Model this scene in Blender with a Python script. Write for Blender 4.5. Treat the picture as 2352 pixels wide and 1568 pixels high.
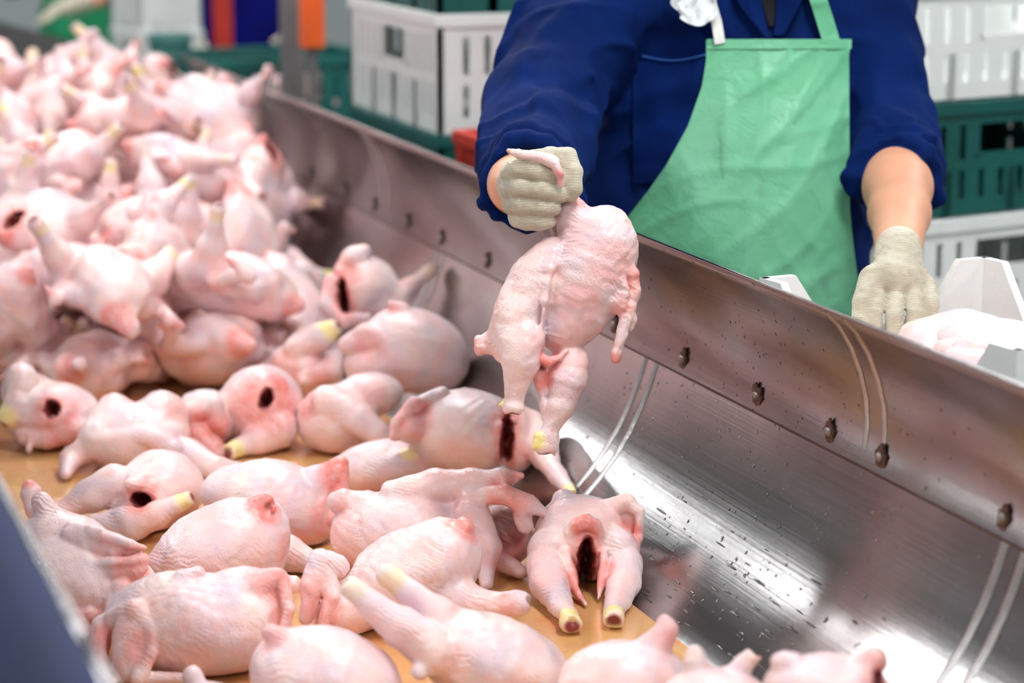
import bpy, bmesh, math, random
import numpy as np
from mathutils import Vector, Matrix

for o in list(bpy.data.objects):
    bpy.data.objects.remove(o, do_unlink=True)
scene = bpy.context.scene
COL = scene.collection
RNG = np.random.default_rng(7)

# ------------------------------------------------------------------ camera
F = 2352 * 85 / 36            # focal length in pixels of the 2352 px wide frame
CAMH, ZB = 1.05, 0.65         # camera height above the belt, belt height
TILT = math.atan(1134 / F)
YAW = math.atan(1969 / math.hypot(F, 1134))
cyw, syw, ct, st = math.cos(YAW), math.sin(YAW), math.cos(TILT), math.sin(TILT)
CR = np.array([cyw, -syw, 0.0])
FH = np.array([syw, cyw, 0.0])
CF = FH * ct - np.array([0, 0, st])
CU = FH * st + np.array([0, 0, ct])
CC = np.array([0, 0, ZB + CAMH])

cam_d = bpy.data.cameras.new('camera')
cam = bpy.data.objects.new('camera', cam_d)
COL.objects.link(cam)
cam.matrix_world = Matrix(((CR[0], CU[0], -CF[0], CC[0]), (CR[1], CU[1], -CF[1], CC[1]),
                           (CR[2], CU[2], -CF[2], CC[2]), (0, 0, 0, 1)))
cam_d.sensor_width = 36
cam_d.lens = 85
cam_d.dof.use_dof = True
cam_d.dof.focus_distance = 3.42
cam_d.dof.aperture_fstop = 2.8
scene.camera = cam

# ------------------------------------------------------------------ world, exposure
world = bpy.data.worlds.new('hall_daylight')
scene.world = world
world.use_nodes = True
bg = world.node_tree.nodes['Background']
bg.inputs[0].default_value = (0.93, 0.96, 1.0, 1)
bg.inputs[1].default_value = 0.32  # even ambient fill added for the unmodelled rest of the hall
scene.view_settings.view_transform = 'Standard'
scene.view_settings.look = 'None'
scene.view_settings.gamma = 1.0
scene.view_settings.use_curve_mapping = False
scene.view_settings.exposure = -0.06
LIGHT_STRENGTH = 43.0


def px(x, y, Z):
    """pixel + camera depth -> world point"""
    return CC + CF * Z + CR * ((x - 1176) / F * Z) - CU * ((y - 784) / F * Z)


def ray(x, y):
    return CF + CR * ((x - 1176) / F) - CU * ((y - 784) / F)


def on_z(x, y, z):
    d = ray(x, y)
    return CC + d * ((z - CC[2]) / d[2])


def on_x(x, y, X):
    d = ray(x, y)
    return CC + d * (X / d[0])


def depth(p):
    return float((np.asarray(p) - CC) @ CF)


# ------------------------------------------------------------------ materials
def srgb(r, g, b):
    f = lambda c: (c / 12.92 if c <= 0.04045 else ((c + 0.055) / 1.055) ** 2.4)
    return (f(r / 255), f(g / 255), f(b / 255), 1)


class NT:
    def __init__(s, name):
        s.m = bpy.data.materials.new(name)
        s.m.use_nodes = True
        s.t = s.m.node_tree
        s.b = s.t.nodes['Principled BSDF']
        s.tc = s.t.nodes.new('ShaderNodeTexCoord').outputs['Object']

    def n(s, typ, **kw):
        nd = s.t.nodes.new(typ)
        for k, v in kw.items():
            setattr(nd, k, v)
        return nd

    def lk(s, a, b):
        s.t.links.new(a, b)

    def set(s, **kw):
        for k, v in kw.items():
            s.b.inputs[k.replace('_', ' ')].default_value = v

    def mapping(s, scale, src=None, rot=(0, 0, 0)):
        mp = s.n('ShaderNodeMapping')
        mp.inputs['Scale'].default_value = scale
        mp.inputs['Rotation'].default_value = rot
        s.lk(src or s.tc, mp.inputs['Vector'])
        return mp.outputs[0]

    def noise(s, scale, detail=3, rough=0.5, vec=None, dist=0.0):
        nd = s.n('ShaderNodeTexNoise')
        nd.inputs['Scale'].default_value = scale
        nd.inputs['Detail'].default_value = detail
        nd.inputs['Roughness'].default_value = rough
        nd.inputs['Distortion'].default_value = dist
        s.lk(vec or s.tc, nd.inputs['Vector'])
        return nd.outputs['Fac']

    def ramp(s, fac, stops):
        r = s.n('ShaderNodeValToRGB')
        els = r.color_ramp.elements
        while len(els) < len(stops):
            els.new(0.5)
        for e, (p, c) in zip(els, stops):
            e.position = p
            e.color = c if not isinstance(c, (int, float)) else (c, c, c, 1)
        s.lk(fac, r.inputs[0])
        return r.outputs[0]

    def mix(s, fac, a, b, blend='MIX'):
        m = s.n('ShaderNodeMix', data_type='RGBA', blend_type=blend)
        for sock, v in ((m.inputs[0], fac), (m.inputs[6], a), (m.inputs[7], b)):
            if hasattr(v, 'is_linked') or isinstance(v, bpy.types.NodeSocket):
                s.lk(v, sock)
            else:
                sock.default_value = v
        return m.outputs[2]

    def math(s, op, a, b=0.0):
        m = s.n('ShaderNodeMath', operation=op)
        for sock, v in ((m.inputs[0], a), (m.inputs[1], b)):
            if isinstance(v, bpy.types.NodeSocket):
                s.lk(v, sock)
            else:
                sock.default_value = v
        return m.outputs[0]

    def bump(s, h, dist, strength=1.0, prev=None):
        b = s.n('ShaderNodeBump')
        b.inputs['Strength'].default_value = strength
        b.inputs['Distance'].default_value = dist
        s.lk(h, b.inputs['Height'])
        if prev is not None:
            s.lk(prev, b.inputs['Normal'])
        return b.outputs[0]

    def col(s, c):
        if isinstance(c, bpy.types.NodeSocket):
            s.lk(c, s.b.inputs['Base Color'])
        else:
            s.b.inputs['Base Color'].default_value = c

    def nrm(s, v):
        s.lk(v, s.b.inputs['Normal'])


def mat_chicken():
    t = NT('chicken_skin')
    info = t.n('ShaderNodeObjectInfo')
    rnd = info.outputs['Random']
    comb = t.n('ShaderNodeCombineXYZ')
    t.lk(t.math('MULTIPLY', rnd, 3.0), comb.inputs[0])
    add = t.n('ShaderNodeVectorMath', operation='ADD')
    t.lk(t.tc, add.inputs[0])
    t.lk(comb.outputs[0], add.inputs[1])
    v = add.outputs[0]
    pale, lav, pink = srgb(244, 219, 213), srgb(220, 200, 208), srgb(243, 194, 188)
    c = t.mix(t.ramp(t.noise(11, 3, 0.55, v), [(0.38, 0), (0.62, 1)]), pale, lav)
    c = t.mix(t.ramp(t.noise(17, 4, 0.6, v, 0.6), [(0.42, 0), (0.72, 1)]), c, pink)
    # per carcass tone
    tone = t.mix(rnd, (1.0, 0.985, 0.985, 1), (0.98, 0.93, 0.925, 1))
    c = t.mix(1.0, c, tone, 'MULTIPLY')
    a = t.n('ShaderNodeAttribute', attribute_name='paint')
    sep = t.n('ShaderNodeSeparateColor')
    t.lk(a.outputs['Color'], sep.inputs[0])
    brk = t.ramp(t.noise(60, 4, 0.6, v), [(0.3, 0.45), (0.65, 1)])
    c = t.mix(t.math('MULTIPLY', sep.outputs[0], brk), c, srgb(232, 124, 112))
    c = t.mix(sep.outputs[1], c, srgb(243, 226, 148))
    meat = t.mix(t.noise(55, 3, 0.6, v), srgb(62, 10, 12), srgb(158, 52, 48))  # red flesh, darkened further to paint in the shade inside open vents
    c = t.mix(sep.outputs[2], c, meat)
    t.col(c)
    t.set(Roughness=0.45, Subsurface_Weight=0.12, Subsurface_Radius=(0.9, 0.35, 0.25), Subsurface_Scale=0.005,
          Coat_Weight=0.55, Coat_Roughness=0.17, IOR=1.4)
    vo = t.n('ShaderNodeTexVoronoi', feature='SMOOTH_F1')
    vo.inputs['Scale'].default_value = 240
    t.lk(v, vo.inputs['Vector'])
    pim = t.ramp(vo.outputs['Distance'], [(0.0, 1), (0.36, 0)])
    zone = t.ramp(t.noise(9, 2, 0.5, v), [(0.40, 0.1), (0.62, 1)])
    b = t.bump(t.math('MULTIPLY', pim, zone), 0.0010, 0.6)
    b = t.bump(t.noise(48, 3, 0.55, v, 0.3), 0.0022, 0.35, b)
    b = t.bump(t.noise(330, 3, 0.6, v), 0.0011, 0.6, b)
    wr = t.n('ShaderNodeTexWave', wave_type='BANDS', bands_direction='DIAGONAL')
    wr.inputs['Scale'].default_value = 60
    wr.inputs['Distortion'].default_value = 9
    wr.inputs['Detail'].default_value = 2
    wr.inputs['Detail Scale'].default_value = 0.6
    t.lk(v, wr.inputs['Vector'])
    wz = t.ramp(t.noise(13, 2, 0.5, v), [(0.52, 0), (0.68, 1)])
    b = t.bump(t.math('MULTIPLY', wr.outputs['Fac'], wz), 0.0022, 0.4, b)
    t.nrm(b)
    t.lk(b, t.b.inputs['Coat Normal'])
    return t.m


def mat_plain(name, color, rough=0.5, metal=0.0, bump_scale=0, bump_dist=0.0, var=0.0, var_scale=8, **kw):
    t = NT(name)
    if var:
        dark = tuple(x * (1 - var) for x in color[:3]) + (1,)
        t.col(t.mix(t.ramp(t.noise(var_scale, 4, 0.6), [(0.35, 0), (0.7, 1)]), color, dark))
    else:
        t.col(color)
    t.set(Roughness=rough, Metallic=metal, **kw)
    if bump_scale:
        t.nrm(t.bump(t.noise(bump_scale, 4, 0.6), bump_dist, 0.7))
    return t.m


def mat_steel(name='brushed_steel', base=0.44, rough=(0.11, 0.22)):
    t = NT(name)
    v = t.mapping((260, 1.6, 260))
    br = t.noise(1.0, 4, 0.6, v)
    patch = t.noise(5.5, 4, 0.6)
    c = t.mix(t.ramp(patch, [(0.35, 0), (0.7, 1)]), (base, base * 0.97, base * 0.97, 1), (base * 0.80, base * 0.75, base * 0.75, 1))
    t.col(c)
    r = t.math('ADD', t.math('MULTIPLY', br, rough[1] - rough[0]), rough[0])
    r = t.math('ADD', r, t.math('MULTIPLY', patch, 0.06))
    t.lk(r, t.b.inputs['Roughness'])
    t.set(Metallic=1.0)
    b = t.bump(br, 0.00035, 0.35)
    b = t.bump(t.noise(3.2, 3, 0.5), 0.012, 0.14, b)
    t.nrm(b)
    return t.m


def mat_belt():
    t = NT('wet_conveyor_belt')
    c = t.mix(t.ramp(t.noise(6, 5, 0.6), [(0.3, 0), (0.75, 1)]), srgb(222, 164, 108), srgb(204, 158, 102))
    st_ = t.ramp(t.noise(9, 5, 0.65, None, 0.5), [(0.52, 0), (0.66, 1)])
    c = t.mix(t.math('MULTIPLY', st_, 0.55), c, srgb(214, 124, 86))
    spot = t.ramp(t.noise(150, 2, 0.5), [(0.70, 0), (0.74, 1)])
    c = t.mix(t.math('MULTIPLY', spot, 0.5), c, srgb(150, 60, 30))
    t.col(c)
    t.lk(t.ramp(t.noise(4, 3, 0.5), [(0.4, 0.08), (0.65, 0.35)]), t.b.inputs['Roughness'])
    t.set(Coat_Weight=0.4, Coat_Roughness=0.05)
    t.nrm(t.bump(t.noise(18, 3, 0.5), 0.003, 0.3))
    return t.m


def mat_cloth(name, color, dark, weave=900, rough=0.85):
    t = NT(name)
    c = t.mix(t.ramp(t.noise(7, 4, 0.6), [(0.3, 0), (0.75, 1)]), color, dark)
    t.col(c)
    t.set(Roughness=rough)
    t.b.inputs['Specular IOR Level'].default_value = 0.1
    b = t.bump(t.noise(11, 2, 0.5), 0.02, 0.2)
    b = t.bump(t.noise(weave, 1, 0.5), 0.0006, 0.4, b)
    t.nrm(b)
    return t.m


def mat_apron():
    t = NT('green_apron_vinyl')
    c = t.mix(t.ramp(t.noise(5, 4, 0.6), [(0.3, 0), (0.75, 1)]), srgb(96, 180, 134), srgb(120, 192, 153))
    vo = t.n('ShaderNodeTexVoronoi', feature='DISTANCE_TO_EDGE')
    vo.inputs['Scale'].default_value = 7.0
    wv = t.n('ShaderNodeVectorMath', operation='ADD')
    nz = t.n('ShaderNodeTexNoise')
    nz.inputs['Scale'].default_value = 9
    t.lk(t.tc, nz.inputs['Vector'])
    sc = t.n('ShaderNodeVectorMath', operation='SCALE')
    sc.inputs['Scale'].default_value = 0.16
    t.lk(nz.outputs['Color'], sc.inputs[0])
    t.lk(t.tc, wv.inputs[0])
    t.lk(sc.outputs[0], wv.inputs[1])
    t.lk(wv.outputs[0], vo.inputs['Vector'])
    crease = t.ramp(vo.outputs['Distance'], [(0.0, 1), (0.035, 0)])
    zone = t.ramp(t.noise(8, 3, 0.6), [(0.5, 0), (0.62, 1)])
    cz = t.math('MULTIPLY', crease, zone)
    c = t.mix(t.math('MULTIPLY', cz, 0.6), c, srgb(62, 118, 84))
    t.col(c)
    t.set(Roughness=0.42)
    b = t.bump(vo.outputs['Distance'], 0.012, 0.35)
    b = t.bump(t.noise(26, 4, 0.6, None, 0.8), 0.008, 0.35, b)
    t.nrm(b)
    return t.m


def mat_glove():
    t = NT('cotton_knit_glove')
    c = t.mix(t.ramp(t.noise(30, 4, 0.6), [(0.35, 0), (0.75, 1)]), srgb(214, 206, 184), srgb(186, 174, 148))
    c = t.mix(t.ramp(t.noise(120, 2, 0.5), [(0.70, 0), (0.76, 0.6)]), c, srgb(170, 110, 88))
    t.col(c)
    t.set(Roughness=0.95, Sheen_Weight=0.4)
    t.b.inputs['Specular IOR Level'].default_value = 0.1
    w = t.n('ShaderNodeTexWave', wave_type='BANDS', bands_direction='Z')
    w.inputs['Scale'].default_value = 155
    w.inputs['Distortion'].default_value = 1.6
    w.inputs['Detail'].default_value = 1
    t.lk(t.tc, w.inputs['Vector'])
    b = t.bump(w.outputs['Fac'], 0.0016, 0.7)
    b = t.bump(t.noise(420, 3, 0.6), 0.0015, 0.6, b)
    t.nrm(b)
    return t.m


def mat_emit(name, col, strength):
    t = NT(name)
    t.col((0.9, 0.9, 0.9, 1))
    t.b.inputs['Emission Color'].default_value = col
    t.b.inputs['Emission Strength'].default_value = strength
    return t.m


def mat_water():
    t = NT('water')
    t.col((1, 1, 1, 1))
    t.set(Roughness=0.02, Transmission_Weight=1.0, IOR=1.33)
    t.nrm(t.bump(t.noise(200, 1, 0.5), 0.0002, 0.2))
    return t.m


def mat_rust():
    t = NT('rust_stain')
    t.col(t.mix(t.noise(140, 4, 0.6), srgb(52, 30, 26), srgb(104, 62, 46)))
    t.set(Roughness=0.6)
    return t.m


M = {
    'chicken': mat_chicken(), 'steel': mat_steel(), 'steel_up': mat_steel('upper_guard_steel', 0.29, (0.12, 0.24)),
    'steel_out': mat_plain('outer_guard_paint', srgb(14, 30, 74), 0.75, 0.0, 6, 0.004, 0.3),
    'weld': mat_plain('weld_steel', (0.50, 0.48, 0.47, 1), 0.34, 1.0, 120, 0.0015, 0.2, 30),
    'belt': mat_belt(),
    'white': mat_plain('white_plastic', srgb(232, 234, 231), 0.42, 0, 60, 0.0012, 0.06, 12),
    'teal': mat_plain('teal_plastic', srgb(0, 88, 82), 0.45, 0, 60, 0.0012, 0.3, 8),
    'orange': mat_plain('orange_plastic', srgb(240, 98, 32), 0.5, 0, 40, 0.001, 0.15, 8),
    'redorange': mat_plain('red_plastic', srgb(190, 44, 26), 0.5, 0, 40, 0.001, 0.15, 8),
    'shirt': mat_cloth('navy_work_shirt', srgb(2, 33, 94), srgb(1, 21, 68)),
    'trousers': mat_cloth('dark_trousers', srgb(30, 34, 52), srgb(18, 20, 32)),
    'apron': mat_apron(), 'glove': mat_glove(),
    'apron_far': mat_plain('deep_green_apron', srgb(20, 140, 92), 0.4, 0, 20, 0.006, 0.25, 6),
    'navy': mat_cloth('dark_navy_overall', srgb(8, 14, 110), srgb(4, 8, 70)),
    'skin': mat_plain('human_skin', srgb(226, 164, 132), 0.5, 0, 90, 0.0008, 0.12, 18, Subsurface_Weight=0.12,
                      Subsurface_Scale=0.008),
    'hair': mat_plain('dark_hair', (0.012, 0.01, 0.009, 1), 0.5, 0, 300, 0.003),
    'strap': mat_plain('white_tape', srgb(236, 236, 232), 0.55, 0, 200, 0.001, 0.06, 20),
    'film': mat_plain('white_plastic_film', srgb(236, 240, 240), 0.25, 0, 30, 0.006, 0.1, 14),
    'rust': mat_rust(), 'water': mat_water(),
    'bolt': mat_plain('stained_bolt_steel', (0.36, 0.32, 0.29, 1), 0.35, 1.0, 200, 0.001, 0.5, 60),
    'post': mat_plain('grey_painted_post', srgb(128, 122, 122), 0.45, 0.3, 20, 0.001, 0.2, 6),
    'rubber': mat_plain('white_rubber', srgb(225, 225, 220), 0.5, 0, 30, 0.001, 0.1, 8),
    'concrete': mat_plain('wet_concrete', srgb(150, 152, 150), 0.35, 0, 14, 0.004, 0.3, 3),
    'wallp': mat_plain('white_wall_panels', srgb(150, 158, 158), 0.5, 0, 3, 0.002, 0.08, 1.5),
    'ceil': mat_plain('ceiling_panels', srgb(92, 96, 98), 0.6, 0, 3, 0.002, 0.1, 1.5),
    'tube': mat_emit('fluorescent_diffuser', (0.97, 0.985, 1.0, 1), LIGHT_STRENGTH),
    'frame': mat_plain('lamp_housing', srgb(225, 228, 230), 0.4, 0.2, 20, 0.0005),
    'shirt_in': mat_plain('black_undershirt', srgb(18, 18, 26), 0.9, 0, 300, 0.001),
    'boot': mat_plain('white_boot_rubber', srgb(220, 220, 212), 0.4, 0, 20, 0.001, 0.15, 8),
    'seam': mat_plain('shirt_stitching', srgb(34, 84, 160), 0.85, 0, 400, 0.0006),
}


# ------------------------------------------------------------------ object helpers
def tag(o, label=None, cat=None, group=None, kind=None):
    if label: o['label'] = label
    if cat: o['category'] = cat
    if group: o['group'] = group
    if kind: o['kind'] = kind
    return o


def empty(name, loc=(0, 0, 0), rz=0.0):
    o = bpy.data.objects.new(name, None)
    o.empty_display_size = 0.05
    o.location = loc
    o.rotation_euler = (0, 0, rz)
    COL.objects.link(o)
    return o


def link(name, me, mat=None, parent=None):
    if mat is not None and not me.materials:
        me.materials.append(M[mat] if isinstance(mat, str) else mat)
    o = bpy.data.objects.new(name, me)
    COL.objects.link(o)
    if parent is not None:
        o.parent = parent
    return o


class MB:
    """collects polygons and makes one mesh object of them"""
    def __init__(s):
        s.v, s.f = [], []

    def box(s, x0, x1, y0, y1, z0, z1):
        n = len(s.v)
        s.v += [(x, y, z) for z in (z0, z1) for y in (y0, y1) for x in (x0, x1)]
        s.f += [tuple(n + i for i in q) for q in ((0, 2, 3, 1), (4, 5, 7, 6), (0, 1, 5, 4), (2, 6, 7, 3), (0, 4, 6, 2), (1, 3, 7, 5))]
        return s

    def grid(s, pts):
        """pts[i][j] -> quads"""
        n = len(s.v)
        a, b = len(pts), len(pts[0])
        for r in pts:
            s.v += [tuple(map(float, p)) for p in r]
        for i in range(a - 1):
            for j in range(b - 1):
                s.f.append((n + i * b + j, n + i * b + j + 1, n + (i + 1) * b + j + 1, n + (i + 1) * b + j))
        return s

    def tube(s, path, r, seg=10, cap=True):
        path = [np.asarray(p, float) for p in path]
        rs = r if hasattr(r, '__len__') else [r] * len(path)
        n = len(s.v)
        up = np.array([0.13, 0.21, 0.97])
        for i, p in enumerate(path):
            t = path[min(i + 1, len(path) - 1)] - path[max(i - 1, 0)]
            t /= np.linalg.norm(t) + 1e-9
            a = np.cross(t, up)
            if np.linalg.norm(a) < 0.1:
                a = np.cross(t, np.array([1.0, 0, 0]))
            a /= np.linalg.norm(a)
            b = np.cross(t, a)
            for k in range(seg):
                an = 2 * math.pi * k / seg
                s.v.append(tuple(p + rs[i] * (math.cos(an) * a + math.sin(an) * b)))
        for i in range(len(path) - 1):
            for k in range(seg):
                k2 = (k + 1) % seg
                s.f.append((n + i * seg + k, n + i * seg + k2, n + (i + 1) * seg + k2, n + (i + 1) * seg + k))
        if cap:
            s.f.append(tuple(n + k for k in range(seg))[::-1])
            s.f.append(tuple(n + (len(path) - 1) * seg + k for k in range(seg)))
        return s

    def mesh(s, name, smooth=False, origin=None, bevel=0):
        me = bpy.data.meshes.new(name)
        vv = s.v if origin is None else [tuple(np.asarray(p) - origin) for p in s.v]
        me.from_pydata(vv, [], s.f)
        if bevel:
            bm = bmesh.new()
            bm.from_mesh(me)
            bmesh.ops.bevel(bm, geom=bm.edges[:], offset=bevel, segments=1, affect='EDGES')
            bm.to_mesh(me)
            bm.free()
        if smooth:
            me.polygons.foreach_set('use_smooth', np.ones(len(me.polygons), bool))
        me.update()
        return me

    def build(s, name, mat, parent=None, smooth=False, origin=None, bevel=0):
        o = link(name, s.mesh(name, smooth, origin, bevel), mat, parent)
        if origin is not None and parent is None:
            o.location = origin
        return o


# ------------------------------------------------------------------ implicit body toolkit
def smin(a, b, k):
    if k <= 0:
        return np.minimum(a, b)
    h = np.maximum(k - np.abs(a - b), 0) / k
    return np.minimum(a, b) - h * h * k * 0.25


def sss(x, a, b):
    t = np.clip((x - a) / (b - a), 0, 1)
    return t * t * (3 - 2 * t)


class Body:
    def __init__(s, seed=0):
        s.ops, s.cuts, s.clips, s.paints = [], [], [], []
        s.seed = seed
        s.guard, s.rag = False, False
        s.noises, s.ridges = [], []
        s.bb = []

    def ell(s, c, r, ax=None, k=0.02):
        c = np.asarray(c, float)
        r = np.asarray(r, float)
        ax = np.eye(3) if ax is None else np.asarray(ax, float)
        s.ops.append(('e', c, r, ax, k))
        ext = np.sqrt(((ax * r[:, None]) ** 2).sum(0))
        s.bb.append((c - ext, c + ext))
        return s

    def cone(s, a, b, ra, rb, k=0.015):
        a, b = np.asarray(a, float), np.asarray(b, float)
        s.ops.append(('c', a, b, ra, rb, k))
        s.bb.append((np.minimum(a - ra, b - rb), np.maximum(a + ra, b + rb)))
        return s

    def chain(s, pts, k=0.015):
        for (a, ra), (b, rb) in zip(pts[:-1], pts[1:]):
            s.cone(a, b, ra, rb, k)
        return s

    def cut(s, c, r, ax=None, k=0.008, meat=True):
        s.cuts.append((np.asarray(c, float), np.asarray(r, float), np.eye(3) if ax is None else np.asarray(ax, float), k, meat))

    def clip_z(s, z, k=0.006):
        s.clips.append((z, k))

    def noise(s, amp, freq):
        rg = np.random.default_rng(s.seed * 13 + len(s.noises) + 1)
        d = rg.normal(size=(5, 3))
        d /= np.linalg.norm(d, axis=1)[:, None]
        d *= (freq * 2 * math.pi) * rg.uniform(0.7, 1.5, (5, 1))
        s.noises.append((amp, d, rg.uniform(0, 6.28, 5)))

    def ridge(s, amp, freq, stretch=None, lowf=3.0, cloth=False):
        rg = np.random.default_rng(s.seed * 29 + 5 + len(s.ridges))
        d = rg.normal(size=(3, 3))
        d /= np.linalg.norm(d, axis=1)[:, None]
        if stretch is not None:
            d = d * 0.45 + np.asarray(stretch)
            d /= np.linalg.norm(d, axis=1)[:, None]
        m = rg.normal(size=(3, 3))
        m /= np.linalg.norm(m, axis=1)[:, None]
        s.ridges.append((amp, d * freq * 2 * math.pi * rg.uniform(.8, 1.25, (3, 1)), rg.uniform(0, 6.28, 3), m * lowf * 2 * math.pi, rg.uniform(0, 6.28, 3), cloth))

    def paint(s, c, r, ch, amt=1.0):
        s.paints.append((np.asarray(c, float), r, ch, amt))

    @staticmethod
    def _ell(p, c, r, ax):
        q = (p - c) @ ax.T
        k0 = np.sqrt(((q / r) ** 2).sum(1)) + 1e-9
        k1 = np.sqrt(((q / (r * r)) ** 2).sum(1)) + 1e-9
        return k0 * (k0 - 1.0) / k1

    def f(s, p):
        d = None
        for o in s.ops:
            if o[0] == 'e':
                e = s._ell(p, o[1], o[2], o[3])
                k = o[4]
            else:
                _, a, b, ra, rb, k = o
                ab = b - a
                t = np.clip(((p - a) @ ab) / (ab @ ab + 1e-12), 0, 1)
                e = np.linalg.norm(p - a - t[:, None] * ab, axis=1) - (ra + (rb - ra) * t)
            d = e if d is None else smin(d, e, k)
        for amp, dd, ph in s.noises:
            w = np.zeros(len(p))
            prev = 0
            for i in range(5):
                prev = np.sin(p @ dd[i] + ph[i] + 1.1 * prev)
                w += prev
            d = d + amp * w / 2.5
        for amp, dd, ph, mm, mp, cloth in s.ridges:
            w = 0
            for i in range(3):
                bend = np.sin(p @ mm[i] + mp[i])
                m = np.clip(0.5 + 0.9 * np.sin(p @ mm[(i + 1) % 3] * 0.8 + mp[i] * 2), 0, 1)
                if cloth:
                    w = w + m * (np.exp(-(np.sin(0.5 * (p @ dd[i]) + ph[i] + 1.6 * bend) / 0.42) ** 2) - 0.3)
                    continue
                w = w + m * (np.abs(np.sin(0.5 * (p @ dd[i]) + ph[i] + 1.3 * bend)) ** 0.7 * 1.6 - 1)
            d = d - amp * w
        if s.cuts:
            pw = p + 0.0032 * np.sin(p[:, [1, 2, 0]] * 210 + 1.5 * np.sin(p[:, [2, 0, 1]] * 160)) if s.rag else p
        for c, r, ax, k, _ in s.cuts:
            e = s._ell(pw, c, r, ax)
            d = -smin(-d, e, k)
        if s.guard:
            xr = np.where(p[:, 0] > 0.82, p[:, 0] - BXR, BXL - p[:, 0])
            gz = np.interp(xr, SEC[:11, 0], SEC[:11, 1], left=0, right=0.6) + ZB
            d = -smin(-d, (p[:, 2] - gz) * 0.7 - 0.0015, 0.006)
        for z, k in s.clips:
            d = -smin(-d, p[:, 2] - z, k)
        return d

    def surf(s, h):
        lo = np.min([b[0] for b in s.bb], 0) - 4 * h - sum(n[0] for n in s.noises + s.ridges) * 2
        hi = np.max([b[1] for b in s.bb], 0) + 4 * h + sum(n[0] for n in s.noises + s.ridges) * 2
        nb = np.ceil((hi - lo) / (4 * h)).astype(int)
        g = np.stack(np.meshgrid(*[np.arange(n) for n in nb], indexing='ij'), -1).reshape(-1, 3)
        cd = s.f(lo + (g * 4 + 1.5) * h)
        keep = np.abs(cd) < h * 3.46 * 2.0 + 0.003
        D = np.repeat(np.repeat(np.repeat(np.where(cd < 0, -1.0, 1.0).reshape(nb), 4, 0), 4, 1), 4, 2)
        o = np.stack(np.meshgrid(range(4), range(4), range(4), indexing='ij'), -1).reshape(-1, 3)
        idx = (g[keep][:, None, :] * 4 + o[None]).reshape(-1, 3)
        vals = np.empty(len(idx))
        for i in range(0, len(idx), 200000):
            vals[i:i + 200000] = s.f(lo + idx[i:i + 200000] * h)
        D[idx[:, 0], idx[:, 1], idx[:, 2]] = vals
        return surface_net(D, lo, h)

    def colors(s, v):
        n = len(v)
        col = np.zeros((n, 4))
        col[:, 3] = 1
        for c, r, ch, amt in s.paints:
            w = amt * (1 - sss(np.linalg.norm(v - c, axis=1), r * 0.55, r))
            col[:, ch] = np.maximum(col[:, ch], w)
        for c, r, ax, k, meat in s.cuts:
            if meat:
                e = s._ell(v, c, r, ax)
                col[:, 2] = np.maximum(col[:, 2], 1 - sss(e, 0.0005, 0.004))  # cavity walls take the flesh colour with shade painted in
                col[:, 0] = np.maximum(col[:, 0], 0.9 * (1 - sss(e, 0.003, 0.022)))
        return col

    def mesh(s, name, h, origin=None, color=False):
        v, q = s.surf(h)
        me = bpy.data.meshes.new(name)
        vl = v if origin is None else v - np.asarray(origin)
        me.vertices.add(len(v))
        me.vertices.foreach_set('co', vl.astype(np.float32).ravel())
        me.loops.add(len(q) * 4)
        me.loops.foreach_set('vertex_index', q.astype(np.int32).ravel())
        me.polygons.add(len(q))
        me.polygons.foreach_set('loop_start', np.arange(0, len(q) * 4, 4, dtype=np.int32))
        me.polygons.foreach_set('use_smooth', np.ones(len(q), bool))
        me.update(calc_edges=True)
        me.validate()
        if color:
            at = me.color_attributes.new('paint', 'FLOAT_COLOR', 'POINT')
            at.data.foreach_set('color', s.colors(v).astype(np.float32).ravel())
        return me


CORN = np.array([(i, j, k) for i in (0, 1) for j in (0, 1) for k in (0, 1)])
EDG = [(a, b) for a in range(8) for b in range(a + 1, 8) if np.abs(CORN[a] - CORN[b]).sum() == 1]


def surface_net(D, lo, h):
    S = D < 0
    n = np.array(D.shape)
    cnt = np.zeros(n - 1, np.int8)
    for c in CORN:
        cnt += S[c[0]:n[0] - 1 + c[0], c[1]:n[1] - 1 + c[1], c[2]:n[2] - 1 + c[2]]
    cells = np.argwhere((cnt > 0) & (cnt < 8))
    cv = np.stack([D[cells[:, 0] + c[0], cells[:, 1] + c[1], cells[:, 2] + c[2]] for c in CORN], 1)
    acc = np.zeros((len(cells), 3))
    num = np.zeros(len(cells))
    for a, b in EDG:
        m = (cv[:, a] < 0) != (cv[:, b] < 0)
        t = np.where(m, cv[:, a] / np.where(m, cv[:, a] - cv[:, b], 1), 0)
        acc += np.where(m[:, None], CORN[a] + t[:, None] * (CORN[b] - CORN[a]), 0)
        num += m
    verts = lo + (cells + acc / num[:, None]) * h
    ix = -np.ones(n - 1, np.int64)
    ix[cells[:, 0], cells[:, 1], cells[:, 2]] = np.arange(len(cells))
    quads = []
    for ax in range(3):
        sl0 = [slice(1, -1)] * 3
        sl1 = [slice(1, -1)] * 3
        sl0[ax] = slice(0, -1)
        sl1[ax] = slice(1, None)
        a, b = S[tuple(sl0)], S[tuple(sl1)]
        e = np.argwhere(a != b)
        off = np.ones(3, int)
        off[ax] = 0
        inside_first = a[e[:, 0], e[:, 1], e[:, 2]]
        e = e + off
        u, w = (ax + 1) % 3, (ax + 2) % 3
        def cell(du, dw):
            q = e.copy()
            q[:, u] += du
            q[:, w] += dw
            return ix[q[:, 0], q[:, 1], q[:, 2]]
        q = np.stack([cell(-1, -1), cell(0, -1), cell(0, 0), cell(-1, 0)], 1)
        q[~inside_first] = q[~inside_first][:, ::-1]
        quads.append(q)
    q = np.concatenate(quads)
    return verts, q[(q >= 0).all(1)]


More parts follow.
